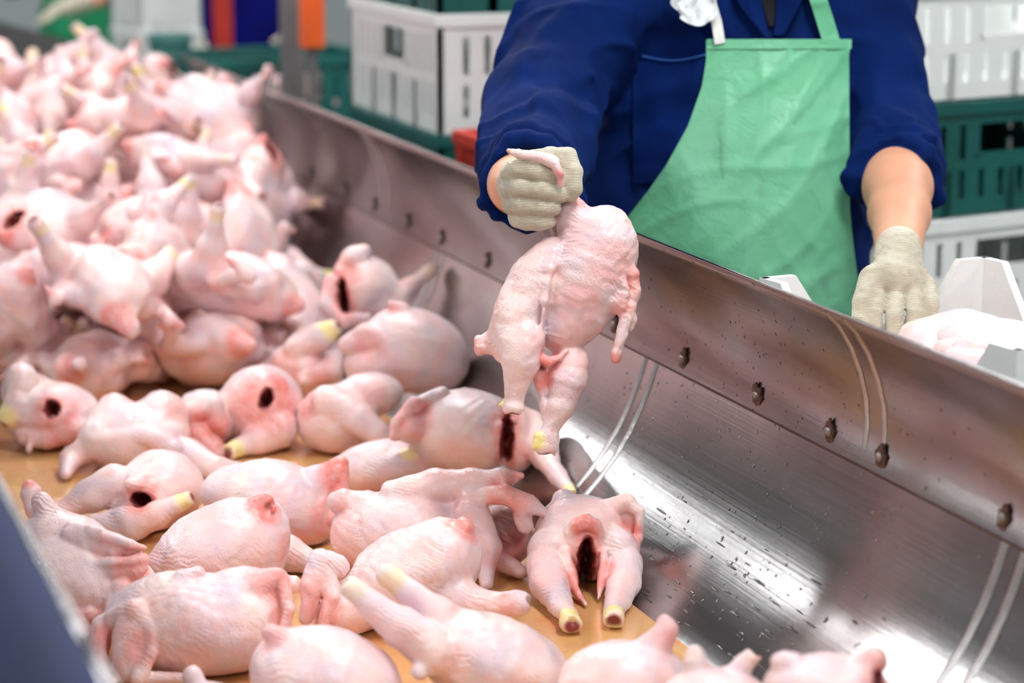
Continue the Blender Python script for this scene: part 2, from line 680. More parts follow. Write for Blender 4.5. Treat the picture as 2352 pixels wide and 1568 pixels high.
def trace(field, xs, ys, off, z0=2.6, z1=6.0, steps=60):
    """march camera-ray directions against an implicit body; world points at distance off from it"""
    d = CF + np.outer((xs - 1176) / F, CR) - np.outer((ys - 784) / F, CU)
    t = np.full(len(xs), z0)
    for _ in range(steps):
        t = np.minimum(t + 0.8 * (field(CC + d * t[:, None]) - off), z1)
    return CC + d * t[:, None], t


# ------------------------------------------------------------------ room
def struct(name, mb, mat):
    return tag(mb.build(name, mat), kind='structure')


struct('floor', MB().box(-6, 9, -5, 16, -0.1, 0), 'concrete')
struct('wall_back', MB().box(-6, 9, 16, 16.15, 0, 4.0), 'wallp')
struct('wall_right', MB().box(9, 9.15, -5, 16, 0, 4.0), 'wallp')
struct('ceiling', MB().box(-6, 9, -5, 16, 4.0, 4.1), 'ceil')


def ceiling_light(x, y, rz):
    r = tag(empty('ceiling_light', (x, y, 3.60), rz), 'white fluorescent ceiling fixture above the conveyor line', 'lamp',
            'fluorescent ceiling fixtures')
    MB().box(-0.22, 0.22, -0.75, 0.75, 0.02, 0.09).build('housing', 'frame', r, bevel=0.01)
    MB().box(-0.19, 0.19, -0.72, 0.72, 0.0, 0.019).build('diffuser', 'tube', r)
    for s in (-1, 1):
        MB().tube([(0, s * 0.5, 0.09), (0, s * 0.5, 0.40)], 0.008, 6).build('hanger_rod', 'frame', r)


for lx, ly, lr in [(x_, y_, 0.0) for x_ in (-1.9, 1.6, 5.1) for y_ in (-1.0, 2.2, 5.4, 8.6, 13.2)]:
    ceiling_light(lx, ly, lr)

# ------------------------------------------------------------------ conveyor trough
BXL, BXR = 0.40, 1.24
Y0, Y1 = 1.55, 6.85
conveyor = tag(empty('conveyor_trough', (0.82, 4.2, 0)),
               'stainless steel conveyor trough with curved side guards and an orange belt', 'conveyor')
conveyor['shape'] = 'trough'


def cpart(mb, name, mat, smooth=False, parent=None, bevel=0, abs_=True):
    """mesh given in world coordinates, child of the conveyor or of one of its parts"""
    base = np.array(conveyor.location)
    me = mb.mesh(name, smooth, base if abs_ else None, bevel)
    return link(name, me, mat, parent or conveyor)


# cross-section of the guard, distance out from the belt edge and height above the belt
SEC = np.array([(0, 0.0), (0.020, 0.010), (0.045, 0.029), (0.070, 0.052), (0.097, 0.081), (0.122, 0.113), (0.145, 0.148),
                (0.164, 0.186), (0.180, 0.226), (0.191, 0.260), (0.197, 0.2835), (0.200, 0.318), (0.197, 0.352),
                (0.188, 0.386), (0.174, 0.420), (0.155, 0.450), (0.135, 0.470)])
SPL = 10                     # index of the riveted overlap


def sec_pts(side, lo, hi, off=0.0):
    s = SEC[lo:hi + 1]
    tn = np.gradient(SEC, axis=0)[lo:hi + 1]
    nn = np.stack([tn[:, 1], -tn[:, 0]], 1)
    nn /= np.linalg.norm(nn, axis=1)[:, None]
    s = s + nn * off                      # off > 0: outwards
    x = BXR + s[:, 0] if side > 0 else BXL - s[:, 0]
    return x, ZB + s[:, 1]


def guard_panel(side, lo, hi, ya, yb, off, mat, name):
    x, z = sec_pts(side, lo, hi, off)
    xo, zo = sec_pts(side, lo, hi, off + 0.003)
    ys = np.linspace(ya, yb, max(2, int((yb - ya) / 0.15)))
    loop = [(a, b) for a, b in zip(x, z)] + [(a, b) for a, b in zip(xo[::-1], zo[::-1])]
    loop.append(loop[0])
    mb = MB()
    mb.grid([[(a, y, b) for a, b in (loop if side < 0 else loop[::-1])] for y in ys])
    n = len(loop) - 1
    return cpart(mb, name, mat, True)


JL = [1.55, 2.352, 3.457, 4.56, 5.66, 6.85]
JU = [1.55, 2.715, 3.86, 4.98, 6.10, 6.85]
for a, b in zip(JL[:-1], JL[1:]):
    guard_panel(1, 0, SPL + 1, a, b, 0.0035, 'steel', 'lower_guard_panel')
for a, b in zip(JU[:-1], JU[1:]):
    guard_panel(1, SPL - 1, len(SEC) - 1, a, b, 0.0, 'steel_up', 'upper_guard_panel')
guard_panel(-1, 0, SPL + 1, Y0, Y1, 0.0035, 'steel', 'lower_guard_panel')
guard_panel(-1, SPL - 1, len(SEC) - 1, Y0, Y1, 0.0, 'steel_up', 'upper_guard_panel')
guard_panel(-1, 0, len(SEC) - 1, Y0, Y1, 0.012, 'steel_out', 'outer_cladding')
guard_panel(1, 0, SPL, Y0, Y1, 0.012, 'steel_out', 'outer_cladding')
for sd in (-1, 1):
    x, z = sec_pts(sd, len(SEC) - 1, len(SEC) - 1, 0.003)
    cpart(MB().tube([(x[0], y, z[0]) for y in np.linspace(Y0, Y1, 20)], 0.0024 if sd > 0 else 0.005, 8), 'rolled_rim', 'steel', True)


def weld_band(side, lo, hi, y, w, off, mat='weld'):
    x, z = sec_pts(side, lo, hi, off)
    xo, zo = sec_pts(side, lo, hi, off - 0.0022)
    mb = MB()
    mb.grid([[(a, yy, b) for a, b in zip(x, z)] for yy in (y - w, y - w * 0.6)][0:1] +
            [[(a, y - w * 0.5, b) for a, b in zip(xo, zo)], [(a, y + w * 0.5, b) for a, b in zip(xo, zo)],
             [(a, y + w, b) for a, b in zip(x, z)]])
    return cpart(mb, 'weld_seam', mat, True)


for j in JL[1:-1]:
    weld_band(1, 1, SPL, j - 0.022, 0.008, 0.003)
    weld_band(1, 1, SPL, j + 0.022, 0.008, 0.003)
for j in JU[1:-1]:
    weld_band(1, SPL, len(SEC) - 1, j - 0.026, 0.006, -0.0005)
    weld_band(1, SPL, len(SEC) - 1, j + 0.022, 0.006, -0.0005)
# dark overlap joint line along the bolts
x, z = sec_pts(1, SPL - 1, SPL - 1, -0.0005)
cpart(MB().tube([(x[0], yy, z[0]) for yy in np.linspace(Y0, Y1, 30)], 0.0016, 6), 'overlap_edge', 'rust', True)

bolt_me, stain_mes = None, []
bm = bmesh.new()
bmesh.ops.create_uvsphere(bm, u_segments=12, v_segments=8, radius=0.0085, matrix=Matrix.Diagonal((0.7, 1, 1, 1)))
bolt_me = bpy.data.meshes.new('bolt')
bm.to_mesh(bolt_me); bm.free()
for p_ in bolt_me.polygons: p_.use_smooth = True
bolt_me.materials.append(M['bolt'])
rr = random.Random(4)
for k in range(4):
    pts = []
    for i in range(22):
        a = 2 * math.pi * i / 22
        r = 0.0135 * (1 + 0.25 * rr.uniform(-1, 1))
        yy, zz = r * math.cos(a), 1.25 * r * math.sin(a)
        if math.sin(a) < -0.8 and k != 1:
            zz *= 1.2 + rr.random() * (1.0 if k != 2 else 1.8)
        pts.append((yy, zz))
    mb = MB()
    mb.v = [(-0.0022, 0, 0)] + [(-0.0012, a, b) for a, b in pts] + [(0.002, a, b) for a, b in pts]
    n = len(pts)
    mb.f = [(0, 1 + (i + 1) % n, 1 + i) for i in range(n)] + [(1 + i, 1 + (i + 1) % n, 1 + n + (i + 1) % n, 1 + n + i) for i in range(n)]
    me = mb.mesh('rust_stain'); me.materials.append(M['rust'])
    stain_mes.append(me)
xb, zb_ = sec_pts(1, SPL, SPL, 0.0)
bolt_px = [(2308, 1195), (2025, 1065), (1908, 995), (1741, 917), (1572, 825), (1120, 605), (1015, 552)]
bolt_y = [on_x(a, b, xb[0])[1] for a, b in bolt_px] + [3.62, 3.86, 4.80, 5.05, 5.30, 5.60, 5.9, 6.2, 6.5, 2.15, 1.9]
for i, yy in enumerate(bolt_y):
    o = link('bolt', bolt_me, None, conveyor)
    o.location = (xb[0] - 0.003 - conveyor.location[0], yy - conveyor.location[1], zb_[0])
    s_ = link('rust_stain', stain_mes[i % 4], None, o)
    s_.location = (0.001, 0, -0.001)

# belt with end rollers and frame
mb = MB()
ys = np.linspace(Y0, Y1, 60)
mb.grid([[(BXL - 0.015, y, ZB - 0.004), (BXL + 0.02, y, ZB - 0.001), (0.82, y, ZB), (BXR - 0.02, y, ZB - 0.001), (BXR + 0.012, y, ZB - 0.004)] for y in ys])
mb.grid([[(BXR + 0.012, y, ZB - 0.012), (0.82, y, ZB - 0.010), (BXL - 0.015, y, ZB - 0.012)] for y in ys])
cpart(mb, 'belt', 'belt', True)
for yy in (Y0, Y1):
    cpart(MB().tube([(BXL - 0.02, yy, ZB - 0.05), (BXR + 0.02, yy, ZB - 0.05)], 0.045, 20), 'end_roller', 'bolt', True)
for xx in (BXL - 0.02, BXR - 0.02):
    cpart(MB().box(xx, xx + 0.04, Y0, Y1, ZB - 0.12, ZB - 0.02), 'frame_rail', 'steel')
for yy in (1.75, 3.4, 5.0, 6.6):
    for xx in (BXL - 0.02, BXR - 0.03):
        cpart(MB().box(xx, xx + 0.05, yy - 0.025, yy + 0.025, 0, ZB - 0.12), 'leg', 'steel', bevel=0.004)

# water drops on the right guard
wr = np.random.default_rng(3)
mb = MB()
UNIT = []
for i in range(4):
    ph = i / 3 * math.pi / 2
    UNIT.append((math.cos(ph), math.sin(ph)))


def drop_at(mb, s_, y, r, el):
    i = min(int(s_), len(SEC) - 2)
    t_ = s_ - i
    c = SEC[i] * (1 - t_) + SEC[i + 1] * t_
    tg = SEC[i + 1] - SEC[i]
    tg = tg / np.linalg.norm(tg)
    nn = np.array([-tg[1], tg[0]])
    o = np.array([BXR + c[0], y, ZB + c[1]])
    T = np.array([tg[0], 0, tg[1]]); N = np.array([nn[0], 0, nn[1]]); Yv = np.array([0, 1.0, 0])
    o = o - N * 0.0004 if s_ > SPL - 1 else o - N * 0.0036
    n = len(mb.v)
    for cr, h in UNIT[:3]:
        for k in range(8):
            a = k * math.pi / 4
            mb.v.append(tuple(o + T * (cr * r * math.cos(a)) * el[0] + Yv * (cr * r * math.sin(a)) * el[1] + N * h * r * 0.34))
    mb.v.append(tuple(o + N * r * 0.34))
    for j in range(2):
        for k in range(8):
            k2 = (k + 1) % 8
            mb.f.append((n + j * 8 + k, n + j * 8 + k2, n + (j + 1) * 8 + k2, n + (j + 1) * 8 + k))
    for k in range(8):
        mb.f.append((n + 16 + k, n + 16 + (k + 1) % 8, n + 24))


for _ in range(900):
    y = wr.normal(3.12, 0.36)
    s_ = wr.uniform(2, 15.9)
    if y < 2.0 or y > 4.4: continue
    drop_at(mb, s_, y, abs(wr.normal(0.0012, 0.0007)) + 0.0006, (1.0, 1.0))
for _ in range(70):                      # streaks of water lying low in the trough
    y = wr.normal(2.85, 0.28)
    s_ = wr.uniform(0.6, 5.5)
    drop_at(mb, s_, y, wr.uniform(0.0012, 0.0024), (0.8, wr.uniform(3, 12)))
wd = cpart(mb, 'water_drops', 'water', True)
wd['kind'] = 'stuff'

# steel infeed hopper plate at the far end of the trough
hop = tag(empty('infeed_hopper', (0.55, 7.6, 0)), 'brown-tinted steel hopper plate standing at the far end of the trough', 'hopper')
a0, a1 = px(20, 40, 8.3), px(318, 125, 7.75)
n_ = np.array([a1[1] - a0[1], -(a1[0] - a0[0]), 0]); n_ /= np.linalg.norm(n_)
mb = MB()
base = np.array(hop.location)
pts = []
for u in np.linspace(-0.6, 1, 9):
    p = a0 + (a1 - a0) * u
    pts.append([np.array([p[0], p[1], z]) + n_ * (0.10 * ((z - 0.4) / 0.8) ** 2) for z in np.linspace(0.45, p[2], 7)])
mb.grid(pts)
mb.grid([[q + n_ * -0.004 for q in r] for r in pts[::-1]])
link('plate', mb.mesh('plate', True, base), 'steel_up', hop)
for u in (-0.4, 0.9):
    p = a0 + (a1 - a0) * u
    link('leg', MB().box(p[0] - 0.03, p[0] + 0.03, p[1] - 0.03, p[1] + 0.03, 0, 0.6).mesh('leg', False, base), 'steel', hop)

# sloping slide plate that feeds the carcasses onto the belt
SL_Y0, SL_Y1, SL_H = 4.95, 7.0, 0.27


def slide_z(y):
    t = np.clip((np.asarray(y) - SL_Y0) / (SL_Y1 - SL_Y0), 0, 1)
    return ZB + 0.004 + SL_H * t ** 1.1


mb = MB()
for flip in (0, 1):
    rows = []
    for y in np.linspace(SL_Y0, SL_Y1, 16):
        z = float(slide_z(y))
        hw = float(np.interp(z - ZB, SEC[:11, 1], SEC[:11, 0])) - 0.008
        xs = np.linspace(BXL - hw, BXR + hw, 9)
        rows.append([(x, y, z - 0.004 * flip) for x in (xs if not flip else xs[::-1])])
    mb.grid(rows[::-1])
link('slide_plate', mb.mesh('slide_plate', True, base), 'steel', hop)

# ------------------------------------------------------------------ chickens
CAMAX = np.stack([CR, -CU, CF])          # image right, image down, away


def img_axes(ang, yawdeg=0.0, pitch=0.0):
    """ellipsoid axes: first axis at ang degrees in the image plane (clockwise), optionally swung in depth"""
    a, b, c = math.radians(ang), math.radians(yawdeg), math.radians(pitch)
    x = np.array([math.cos(a) * math.cos(b), math.sin(a) * math.cos(b), math.sin(b)])
    y = np.array([-math.sin(a) * math.cos(c), math.cos(a) * math.cos(c), math.sin(c)])
    y -= x * (x @ y)
    y /= np.linalg.norm(y)
    return np.stack([x, y, np.cross(x, y)]) @ CAMAX


class Hero:
    """a carcass laid out from photo pixels; its distance follows from what it rests on"""
    def __init__(s, seed, Z=None, rest=None, skin=True):
        s.seed, s.Z, s.rest, s.skin = seed, Z, rest, skin
        s.it = []

    def e(s, x, y, dz, rx, ry, rz, ang=0, k=26, sw=0, pt=0):
        s.it.append(('e', x, y, dz, rx, ry, rz, ang, k, sw, pt)); return s

    def c(s, pts, k=16):
        s.it.append(('c', pts, k)); return s

    def cut(s, x, y, dz, rx, ry, rz, ang=0, k=9, sw=0, pt=0, meat=True):
        s.it.append(('x', x, y, dz, rx, ry, rz, ang, k, sw, pt, meat)); return s

    def p(s, x, y, dz, r, ch, amt=1.0):
        s.it.append(('p', x, y, dz, r, ch, amt)); return s

    def leg(s, pts, yel=1.0, k=16, red=1.0):
        """pts from thigh to hock; the last one gets the yellow ring and the red cut end"""
        s.it.append(('c', pts, k))
        s.it.append(('l', pts, yel, red))
        return s

    def low(s, Z):
        m = 9
        sc = Z / F
        for it in s.it:
            if it[0] == 'e':
                _, x, y, dz, rx, ry, rz, ang, k, sw, pt = it
                ax = img_axes(ang, sw, pt)
                q = px(x, y, Z + dz * sc) + (DIRS * (np.array([rx, ry, rz]) * sc)) @ ax
                m = min(m, (q[:, 2] - ground_z(q[:, 0])).min())
        return m

    def fit(s, x, y, dz, r):
        """a limb joint: pulled towards the viewer along its line of sight until it clears belt and guard"""
        Z = s.Z + dz * s.Z / F
        if s.rest is not None:
            for _ in range(60):
                q = px(x, y, Z)
                if q[2] - 0.85 * r * Z / F >= ground_z(q[0]): break
                Z -= 0.006
        return px(x, y, Z), r * Z / F

    def body(s, sink=0.010):
        if s.Z is None:
            a, b = 1.8, 9.0
            for _ in range(30):
                mid = (a + b) / 2
                if s.low(mid) > s.rest - ZB - sink: a = mid
                else: b = mid
            s.Z = a
        Z = s.Z
        sc = Z / F
        b = Body(s.seed)
        b.rag = s.skin
        for it in s.it:
            if it[0] == 'e':
                _, x, y, dz, rx, ry, rz, ang, k, sw, pt = it
                b.ell(px(x, y, Z + dz * sc), np.array([rx, ry, rz]) * sc, img_axes(ang, sw, pt), k * sc * .62)
            elif it[0] == 'c':
                b.chain([s.fit(*q) for q in it[1]], it[2] * sc * (.62 if s.skin else 1))
            elif it[0] == 'x':
                _, x, y, dz, rx, ry, rz, ang, k, sw, pt, meat = it
                b.cut(s.fit(x, y, dz, 0)[0], np.array([rx, ry, rz]) * sc, img_axes(ang, sw, pt), k * sc, meat)
            elif it[0] == 'l':
                (q1, r1), (q2, r2) = s.fit(*it[1][-2]), s.fit(*it[1][-1])
                v = (q2 - q1) / np.linalg.norm(q2 - q1)
                if it[2]:
                    b.paint(q2 - v * r2 * 0.55, r2 * 1.75, 1, it[2])
                if it[3]:
                    b.paint(q2 + v * r2 * 1.0, r2 * 1.0, 2, it[3])
                    u = perp3(v)
                    b.cut(q2 + v * r2 * 1.15, (r2 * .62, r2 * 1.3, r2 * 1.3), u, 0.002, False)
                    b.chain([(q2 + v * r2 * .2, r2 * .55), (q2 + v * r2 * .42, r2 * .45)], 0.001)
            else:
                _, x, y, dz, r, ch, amt = it
                b.paint(s.fit(x, y, dz, 0)[0], r * sc, ch, amt)
        b.noise(0.0014, 13)
        if s.skin:
            b.noise(0.0004, 50)
            b.ridge(0.0005, 60, None, 9)
        if s.rest is not None:
            b.guard = True
        return b


def perp3(axis):
    axis = axis / np.linalg.norm(axis)
    u = np.cross(axis, [0.1, 0.2, 1.0]); u /= np.linalg.norm(u)
    return np.stack([axis, u, np.cross(axis, u)])


DIRS = np.random.default_rng(2).normal(size=(90, 3))
DIRS /= np.linalg.norm(DIRS, axis=1)[:, None]


def ground_z(x):
    xr = np.where(np.asarray(x) > 0.82, np.asarray(x) - BXR, BXL - np.asarray(x))
    return ZB + np.interp(xr, SEC[:11, 0], SEC[:11, 1], left=0, right=0.8)


PILE_H = 0.015
PX0, PX1, PY0, PY1 = 0.1, 1.5, 1.5, 7.4
pile = np.zeros((int((PX1 - PX0) / PILE_H) + 1, int((PY1 - PY0) / PILE_H) + 1))
gx = PX0 + np.arange(pile.shape[0]) * PILE_H
gprof = np.where(gx > BXR, np.interp(gx - BXR, SEC[:11, 0], SEC[:11, 1], right=0.29), np.where(gx < BXL, np.interp(BXL - gx, SEC[:11, 0], SEC[:11, 1], right=0.29), 0))
pile += (ZB + gprof)[:, None]


def stamp(v, z=0.0):
    i = np.round((v[:, 0] - PX0) / PILE_H).astype(int)
    j = np.round((v[:, 1] - PY0) / PILE_H).astype(int)
    ok = (i >= 0) & (i < pile.shape[0]) & (j >= 0) & (j < pile.shape[1])
    np.maximum.at(pile, (i[ok], j[ok]), v[ok, 2] + z)


def verts_of(me):
    a = np.empty(len(me.vertices) * 3, np.float32)
    me.vertices.foreach_get('co', a)
    return a.reshape(-1, 3).astype(float)


def hero_chicken(h, label, res=0.0034, name='raw_chicken', group='raw chickens lying on the belt'):
    b = h.body()
    v, q = None, None
    me = b.mesh(name, res, None, True)
    v = verts_of(me)
    org = np.array([v[:, 0].mean(), v[:, 1].mean(), v[:, 2].min()])
    me.vertices.foreach_set('co', (v - org).astype(np.float32).ravel())
    me.update()
    o = link(name, me, 'chicken')
    o.location = org
    tag(o, label, 'chicken', group)
    stamp(v)
    return o


G = ZB
H = Hero
# A: sitting upright with its open vent and both legs towards the camera
h = H(1, rest=G)
h.e(1335, 1240, 60, 112, 98, 150).e(1338, 1185, 60, 88, 46, 110, k=36)
h.c([(1305, 1165, 70, 30), (1296, 1148, 105, 27)])
h.e(1268, 1262, -20, 56, 62, 70, 20, 16).e(1418, 1262, -15, 50, 60, 66, -16, 16)
h.leg([(1256, 1296, -62, 48), (1262, 1340, -88, 46), (1284, 1384, -118, 31), (1302, 1410, -136, 24), (1312, 1432, -146, 26)], k=9)
h.leg([(1430, 1292, -48, 43), (1432, 1338, -74, 42), (1418, 1380, -100, 29), (1411, 1402, -112, 23), (1410, 1422, -122, 25)], k=9)
h.c([(1385, 1172, 20, 24), (1440, 1152, 10, 18), (1470, 1176, 0, 11), (1466, 1232, 0, 11), (1458, 1290, 0, 8)], 8)
h.e(1432, 1215, 24, 40, 58, 9, -8, 8)
h.cut(1346, 1300, -60, 19, 72, 110, 3, 6)
h.c([(1310, 1222, -76, 12), (1326, 1204, -88, 15), (1346, 1198, -94, 16), (1366, 1206, -88, 14), (1380, 1226, -76, 11)], 9)
h.c([(1296, 1268, -84, 12), (1310, 1318, -106, 13), (1328, 1364, -120, 11), (1346, 1390, -126, 5)], 8)
h.c([(1310, 1300, -96, 9), (1326, 1345, -112, 8), (1336, 1370, -118, 5)], 4)
h.c([(1388, 1268, -80, 12), (1386, 1320, -98, 12), (1374, 1378, -110, 6)], 8)
h.p(1346, 1205, -92, 46, 0, 1).p(1316, 1340, -108, 50, 0, .9).p(1382, 1320, -100, 48, 0, .9).p(1445, 1230, 0, 50, 0, .9)
h.p(1346, 1385, -110, 22, 2, .6)
hero_chicken(h, 'raw chicken sitting upright beside the steel guard, open vent between two yellow-ended legs', 0.0026)

# B: skin and wing draped to the right
h = H(2, rest=G)
h.e(920, 1220, 0, 165, 98, 125, -6)
h.c([(830, 1165, -10, 44), (790, 1152, -15, 28), (775, 1152, -20, 22)])
h.c([(905, 1135, -30, 34), (1000, 1118, -40, 40), (1090, 1108, -45, 34), (1160, 1100, -50, 22), (1196, 1092, -52, 10)])
h.c([(1080, 1140, -70, 24), (1160, 1134, -80, 22), (1215, 1160, -85, 24), (1246, 1176, -80, 12)], 8)
h.c([(1200, 1160, -80, 24), (1206, 1210, -66, 20)], 8)
h.e(1080, 1235, -30, 62, 105, 70, -6)
h.c([(1085, 1180, -70, 42), (1112, 1260, -82, 38), (1118, 1342, -90, 14)], 14)
h.e(1165, 1225, 20, 62, 74, 50, -8, 8).p(1165, 1215, -28, 62, 2, .75).p(1175, 1260, -20, 50, 0, .9)
h.leg([(1130, 1275, -20, 26), (1170, 1300, -40, 22), (1196, 1315, -50, 18)], 0, red=0)
h.p(1170, 1135, -80, 70, 0, .8).p(1195, 1092, -52, 40, 0, .8).p(1112, 1300, -85, 60, 0, .7).p(785, 1150, -20, 36, 0, .5)
hero_chicken(h, 'raw chicken with a loose wing and hanging skin leaning towards the upright chicken', 0.0028)

# C: smooth rounded body in front of B, short leg to the right
h = H(3, rest=G)
h.e(950, 1318, 0, 168, 108, 130, -24).e(1015, 1280, 0, 88, 92, 105)
h.c([(1040, 1248, -20, 48), (1064, 1212, -25, 26)])
h.e(810, 1392, -20, 100, 66, 95, -28)
h.c([(775, 1300, -55, 30), (735, 1285, -70, 24), (718, 1350, -84, 27), (702, 1418, -92, 17)], 8)
h.c([(750, 1300, -70, 18), (765, 1370, -90, 22), (745, 1430, -100, 16)], 8)
h.leg([(1030, 1360, -50, 60), (1100, 1392, -74, 40), (1150, 1388, -82, 25), (1184, 1384, -86, 27), (1200, 1384, -88, 25)], 0, red=.3)
h.p(1064, 1212, -30, 60, 0, .9).p(715, 1370, -90, 60, 0, .5).p(745, 1400, -95, 60, 0, .6).p(1165, 1385, -90, 40, 0, .4)
hero_chicken(h, 'raw chicken with a smooth rounded breast and one stubby leg stretched out on the belt', 0.0028)

# D: breast with a red neck opening
h = H(4, rest=G)
h.e(510, 1262, 0, 158, 108, 135, -22).e(560, 1235, 5, 100, 90, 110)
h.c([(570, 1205, -25, 52), (598, 1170, -35, 28), (606, 1160, -40, 24)])
h.cut(619, 1161, -66, 10, 15, 20, 20, 8, meat=False).p(616, 1161, -60, 12, 2, .45).c([(590, 1150, -50, 8), (606, 1142, -54, 8), (622, 1150, -58, 7), (628, 1172, -56, 7)], 7)
h.e(630, 1245, 5, 28, 92, 70)
h.c([(400, 1275, -20, 52), (362, 1296, -40, 34)])
h.c([(610, 1325, -40, 28), (650, 1340, -60, 19), (672, 1342, -66, 22)])
h.p(605, 1165, -45, 62, 0, 1).p(640, 1250, -30, 50, 0, .5).p(370, 1280, -40, 40, 0, .5)
hero_chicken(h, 'raw chicken with a glossy pink breast and a bright red neck opening', 0.0028)

# E: big front carcass with a folded wing
h = H(5, rest=G)
h.e(450, 1435, 0, 215, 122, 150, 4).e(560, 1405, 0, 108, 104, 125)
h.c([(590, 1345, -60, 40), (640, 1322, -60, 18)])
h.c([(650, 1330, -60, 15), (662, 1400, -80, 15), (645, 1470, -90, 14)], 8)
h.e(306, 1478, -112, 50, 88, 30, 9, 8).c([(262, 1420, -80, 20), (312, 1402, -118, 22), (346, 1440, -124, 18), (348, 1500, -132, 16), (318, 1556, -138, 18)], 10)
h.c([(240, 1440, -60, 30), (226, 1505, -80, 22), (262, 1556, -110, 14)], 8)
h.c([(330, 1556, -120, 16), (420, 1556, -130, 13)], 8)
h.c([(420, 1330, -40, 24), (455, 1316, -40, 17)], 8)
h.p(632, 1330, -65, 75, 0, .8).p(235, 1480, -80, 60, 0, .8).p(330, 1490, -140, 55, 0, .5).p(655, 1420, -80, 50, 0, .6)
hero_chicken(h, 'big raw chicken with a wide grey-pink breast and a wing folded flat against it', 0.0029)

# F: left carcass at the dark guard
h = H(6, rest=G)
h.e(190, 1318, 0, 165, 112, 130, 24).e(150, 1225, 0, 100, 52, 80, 8)
h.c([(130, 1200, -10, 34), (108, 1175, -15, 24), (96, 1152, -20, 22)])
h.e(235, 1246, -88, 96, 30, 20, 14, 8).c([(165, 1212, -72, 14), (235, 1228, -104, 15), (300, 1250, -108, 12), (334, 1258, -100, 6)], 8)
h.e(268, 1306, -100, 74, 26, 18, -2, 8).c([(206, 1296, -104, 9), (262, 1290, -116, 12), (330, 1284, -100, 16)], 8)
h.e(300, 1330, -40, 60, 50, 60, 20)
h.c([(280, 1350, -95, 30), (245, 1420, -105, 20), (230, 1500, -100, 12)], 10)
h.e(175, 1432, -60, 62, 42, 45, 22, 8)
h.c([(135, 1412, -90, 24), (205, 1408, -100, 22)], 6)
h.p(310, 1300, -100, 70, 0, .7).p(250, 1420, -105, 50, 0, .8).p(200, 1420, -95, 50, 0, .5).p(240, 1250, -95, 50, 0, .4)
hero_chicken(h, 'pale raw chicken with crossed wings pressed against the dark left guard', 0.003)

# G: open vent, two legs apart
h = H(7, rest=G)
h.e(370, 1120, 20, 100, 88, 125).e(330, 1180, -10, 80, 50, 80)
h.cut(328, 1148, -78, 24, 19, 70, 25, 6)
h.c([(300, 1112, -80, 14), (340, 1118, -98, 16), (375, 1150, -95, 13)], 9)
h.leg([(260, 1110, -20, 46), (205, 1138, -40, 38), (145, 1172, -60, 22), (112, 1176, -70, 20)], 0, red=0)
h.leg([(225, 1212, -78, 33), (300, 1203, -112, 42), (360, 1182, -128, 31), (408, 1158, -136, 20), (432, 1146, -140, 18)], .9)
h.c([(120, 1195, 0, 34), (84, 1170, 0, 24), (72, 1128, 0, 22), (66, 1114, 0, 12)])
h.p(340, 1120, -98, 36, 0, .7).p(66, 1114, 0, 26, 0, 1).p(330, 1230, -80, 60, 0, .4)
hero_chicken(h, 'raw chicken with a dark open vent, one leg raised across it with a yellow end', 0.003)

# H: back view with shoulders
h = H(8, rest=G)
h.e(310, 1005, 0, 130, 82, 115).e(370, 960, 20, 62, 66, 80, 0).e(262, 960, 20, 50, 60, 70)
h.c([(430, 1050, -20, 44), (495, 1076, -40, 28), (545, 1078, -48, 20)])
h.c([(205, 1030, -30, 36), (165, 1050, -40, 26), (150, 1090, -50, 15)])
h.c([(270, 1020, -85, 20), (330, 1000, -95, 26), (400, 1030, -90, 22)], 7)
h.p(400, 940, -20, 50, 0, .5).p(155, 1085, -50, 28, 0, .6)
hero_chicken(h, 'raw chicken lying back up with rounded shoulders beside a bare patch of belt', 0.0034)

# I: red tail and thick leg
h = H(9, rest=G)
h.e(640, 1150, 0, 138, 92, 125, 16).e(700, 1190, -10, 72, 72, 85).e(540, 1130, 0, 80, 60, 80)
h.c([(735, 1110, -30, 46), (770, 1080, -40, 27), (782, 1064, -42, 18)])
h.c([(785, 1080, -45, 16), (788, 1130, -50, 13), (760, 1190, -50, 16)], 8)
h.leg([(600, 1258, -80, 54), (670, 1276, -95, 42), (730, 1298, -110, 26), (752, 1302, -114, 22)], 0, k=9, red=0)
h.p(775, 1090, -45, 60, 0, 1).p(740, 1190, -60, 60, 0, .7).p(690, 1240, -90, 40, 0, .4)
hero_chicken(h, 'raw chicken with a curled red tail flap and a thick drumstick tucked below', 0.003)

# J: low body with pointed tail and yellow smear
h = H(10, rest=G)
h.e(885, 1075, 0, 128, 66, 105, -6)
h.c([(960, 1048, -20, 40), (1000, 1032, -25, 15), (1014, 1018, -26, 5)])
h.p(940, 1035, -80, 30, 1, .75).p(1000, 1035, -25, 50, 0, .6)
hero_chicken(h, 'raw chicken with a pointed tail and a yellow smear on its skin', 0.003)

# K: stretched leg to the guard
h = H(11, rest=G)
h.e(1068, 990, 0, 132, 98, 135).e(1190, 1005, 15, 48, 78, 85)
h.c([(1015, 905, -50, 18), (955, 930, -70, 20), (915, 975, -78, 18), (908, 1000, -78, 14)], 8)
h.e(955, 985, -70, 48, 34, 36, -10, 8)
h.cut(1164, 1012, -75, 15, 60, 70, 2, 6)
h.c([(1130, 1010, -95, 16), (1145, 980, -95, 18), (1175, 970, -85, 14)], 8)
h.leg([(1215, 985, 10, 46), (1250, 1045, -10, 33), (1282, 1095, -30, 20), (1304, 1124, -40, 15), (1312, 1132, -42, 15)], .9, red=.3)
h.p(955, 960, -85, 60, 0, .7).p(1150, 980, -95, 50, 0, .7).p(1190, 1060, -60, 50, 0, .5)
hero_chicken(h, 'raw chicken with a torn dark vent and one leg stretched down the steel guard', 0.003)

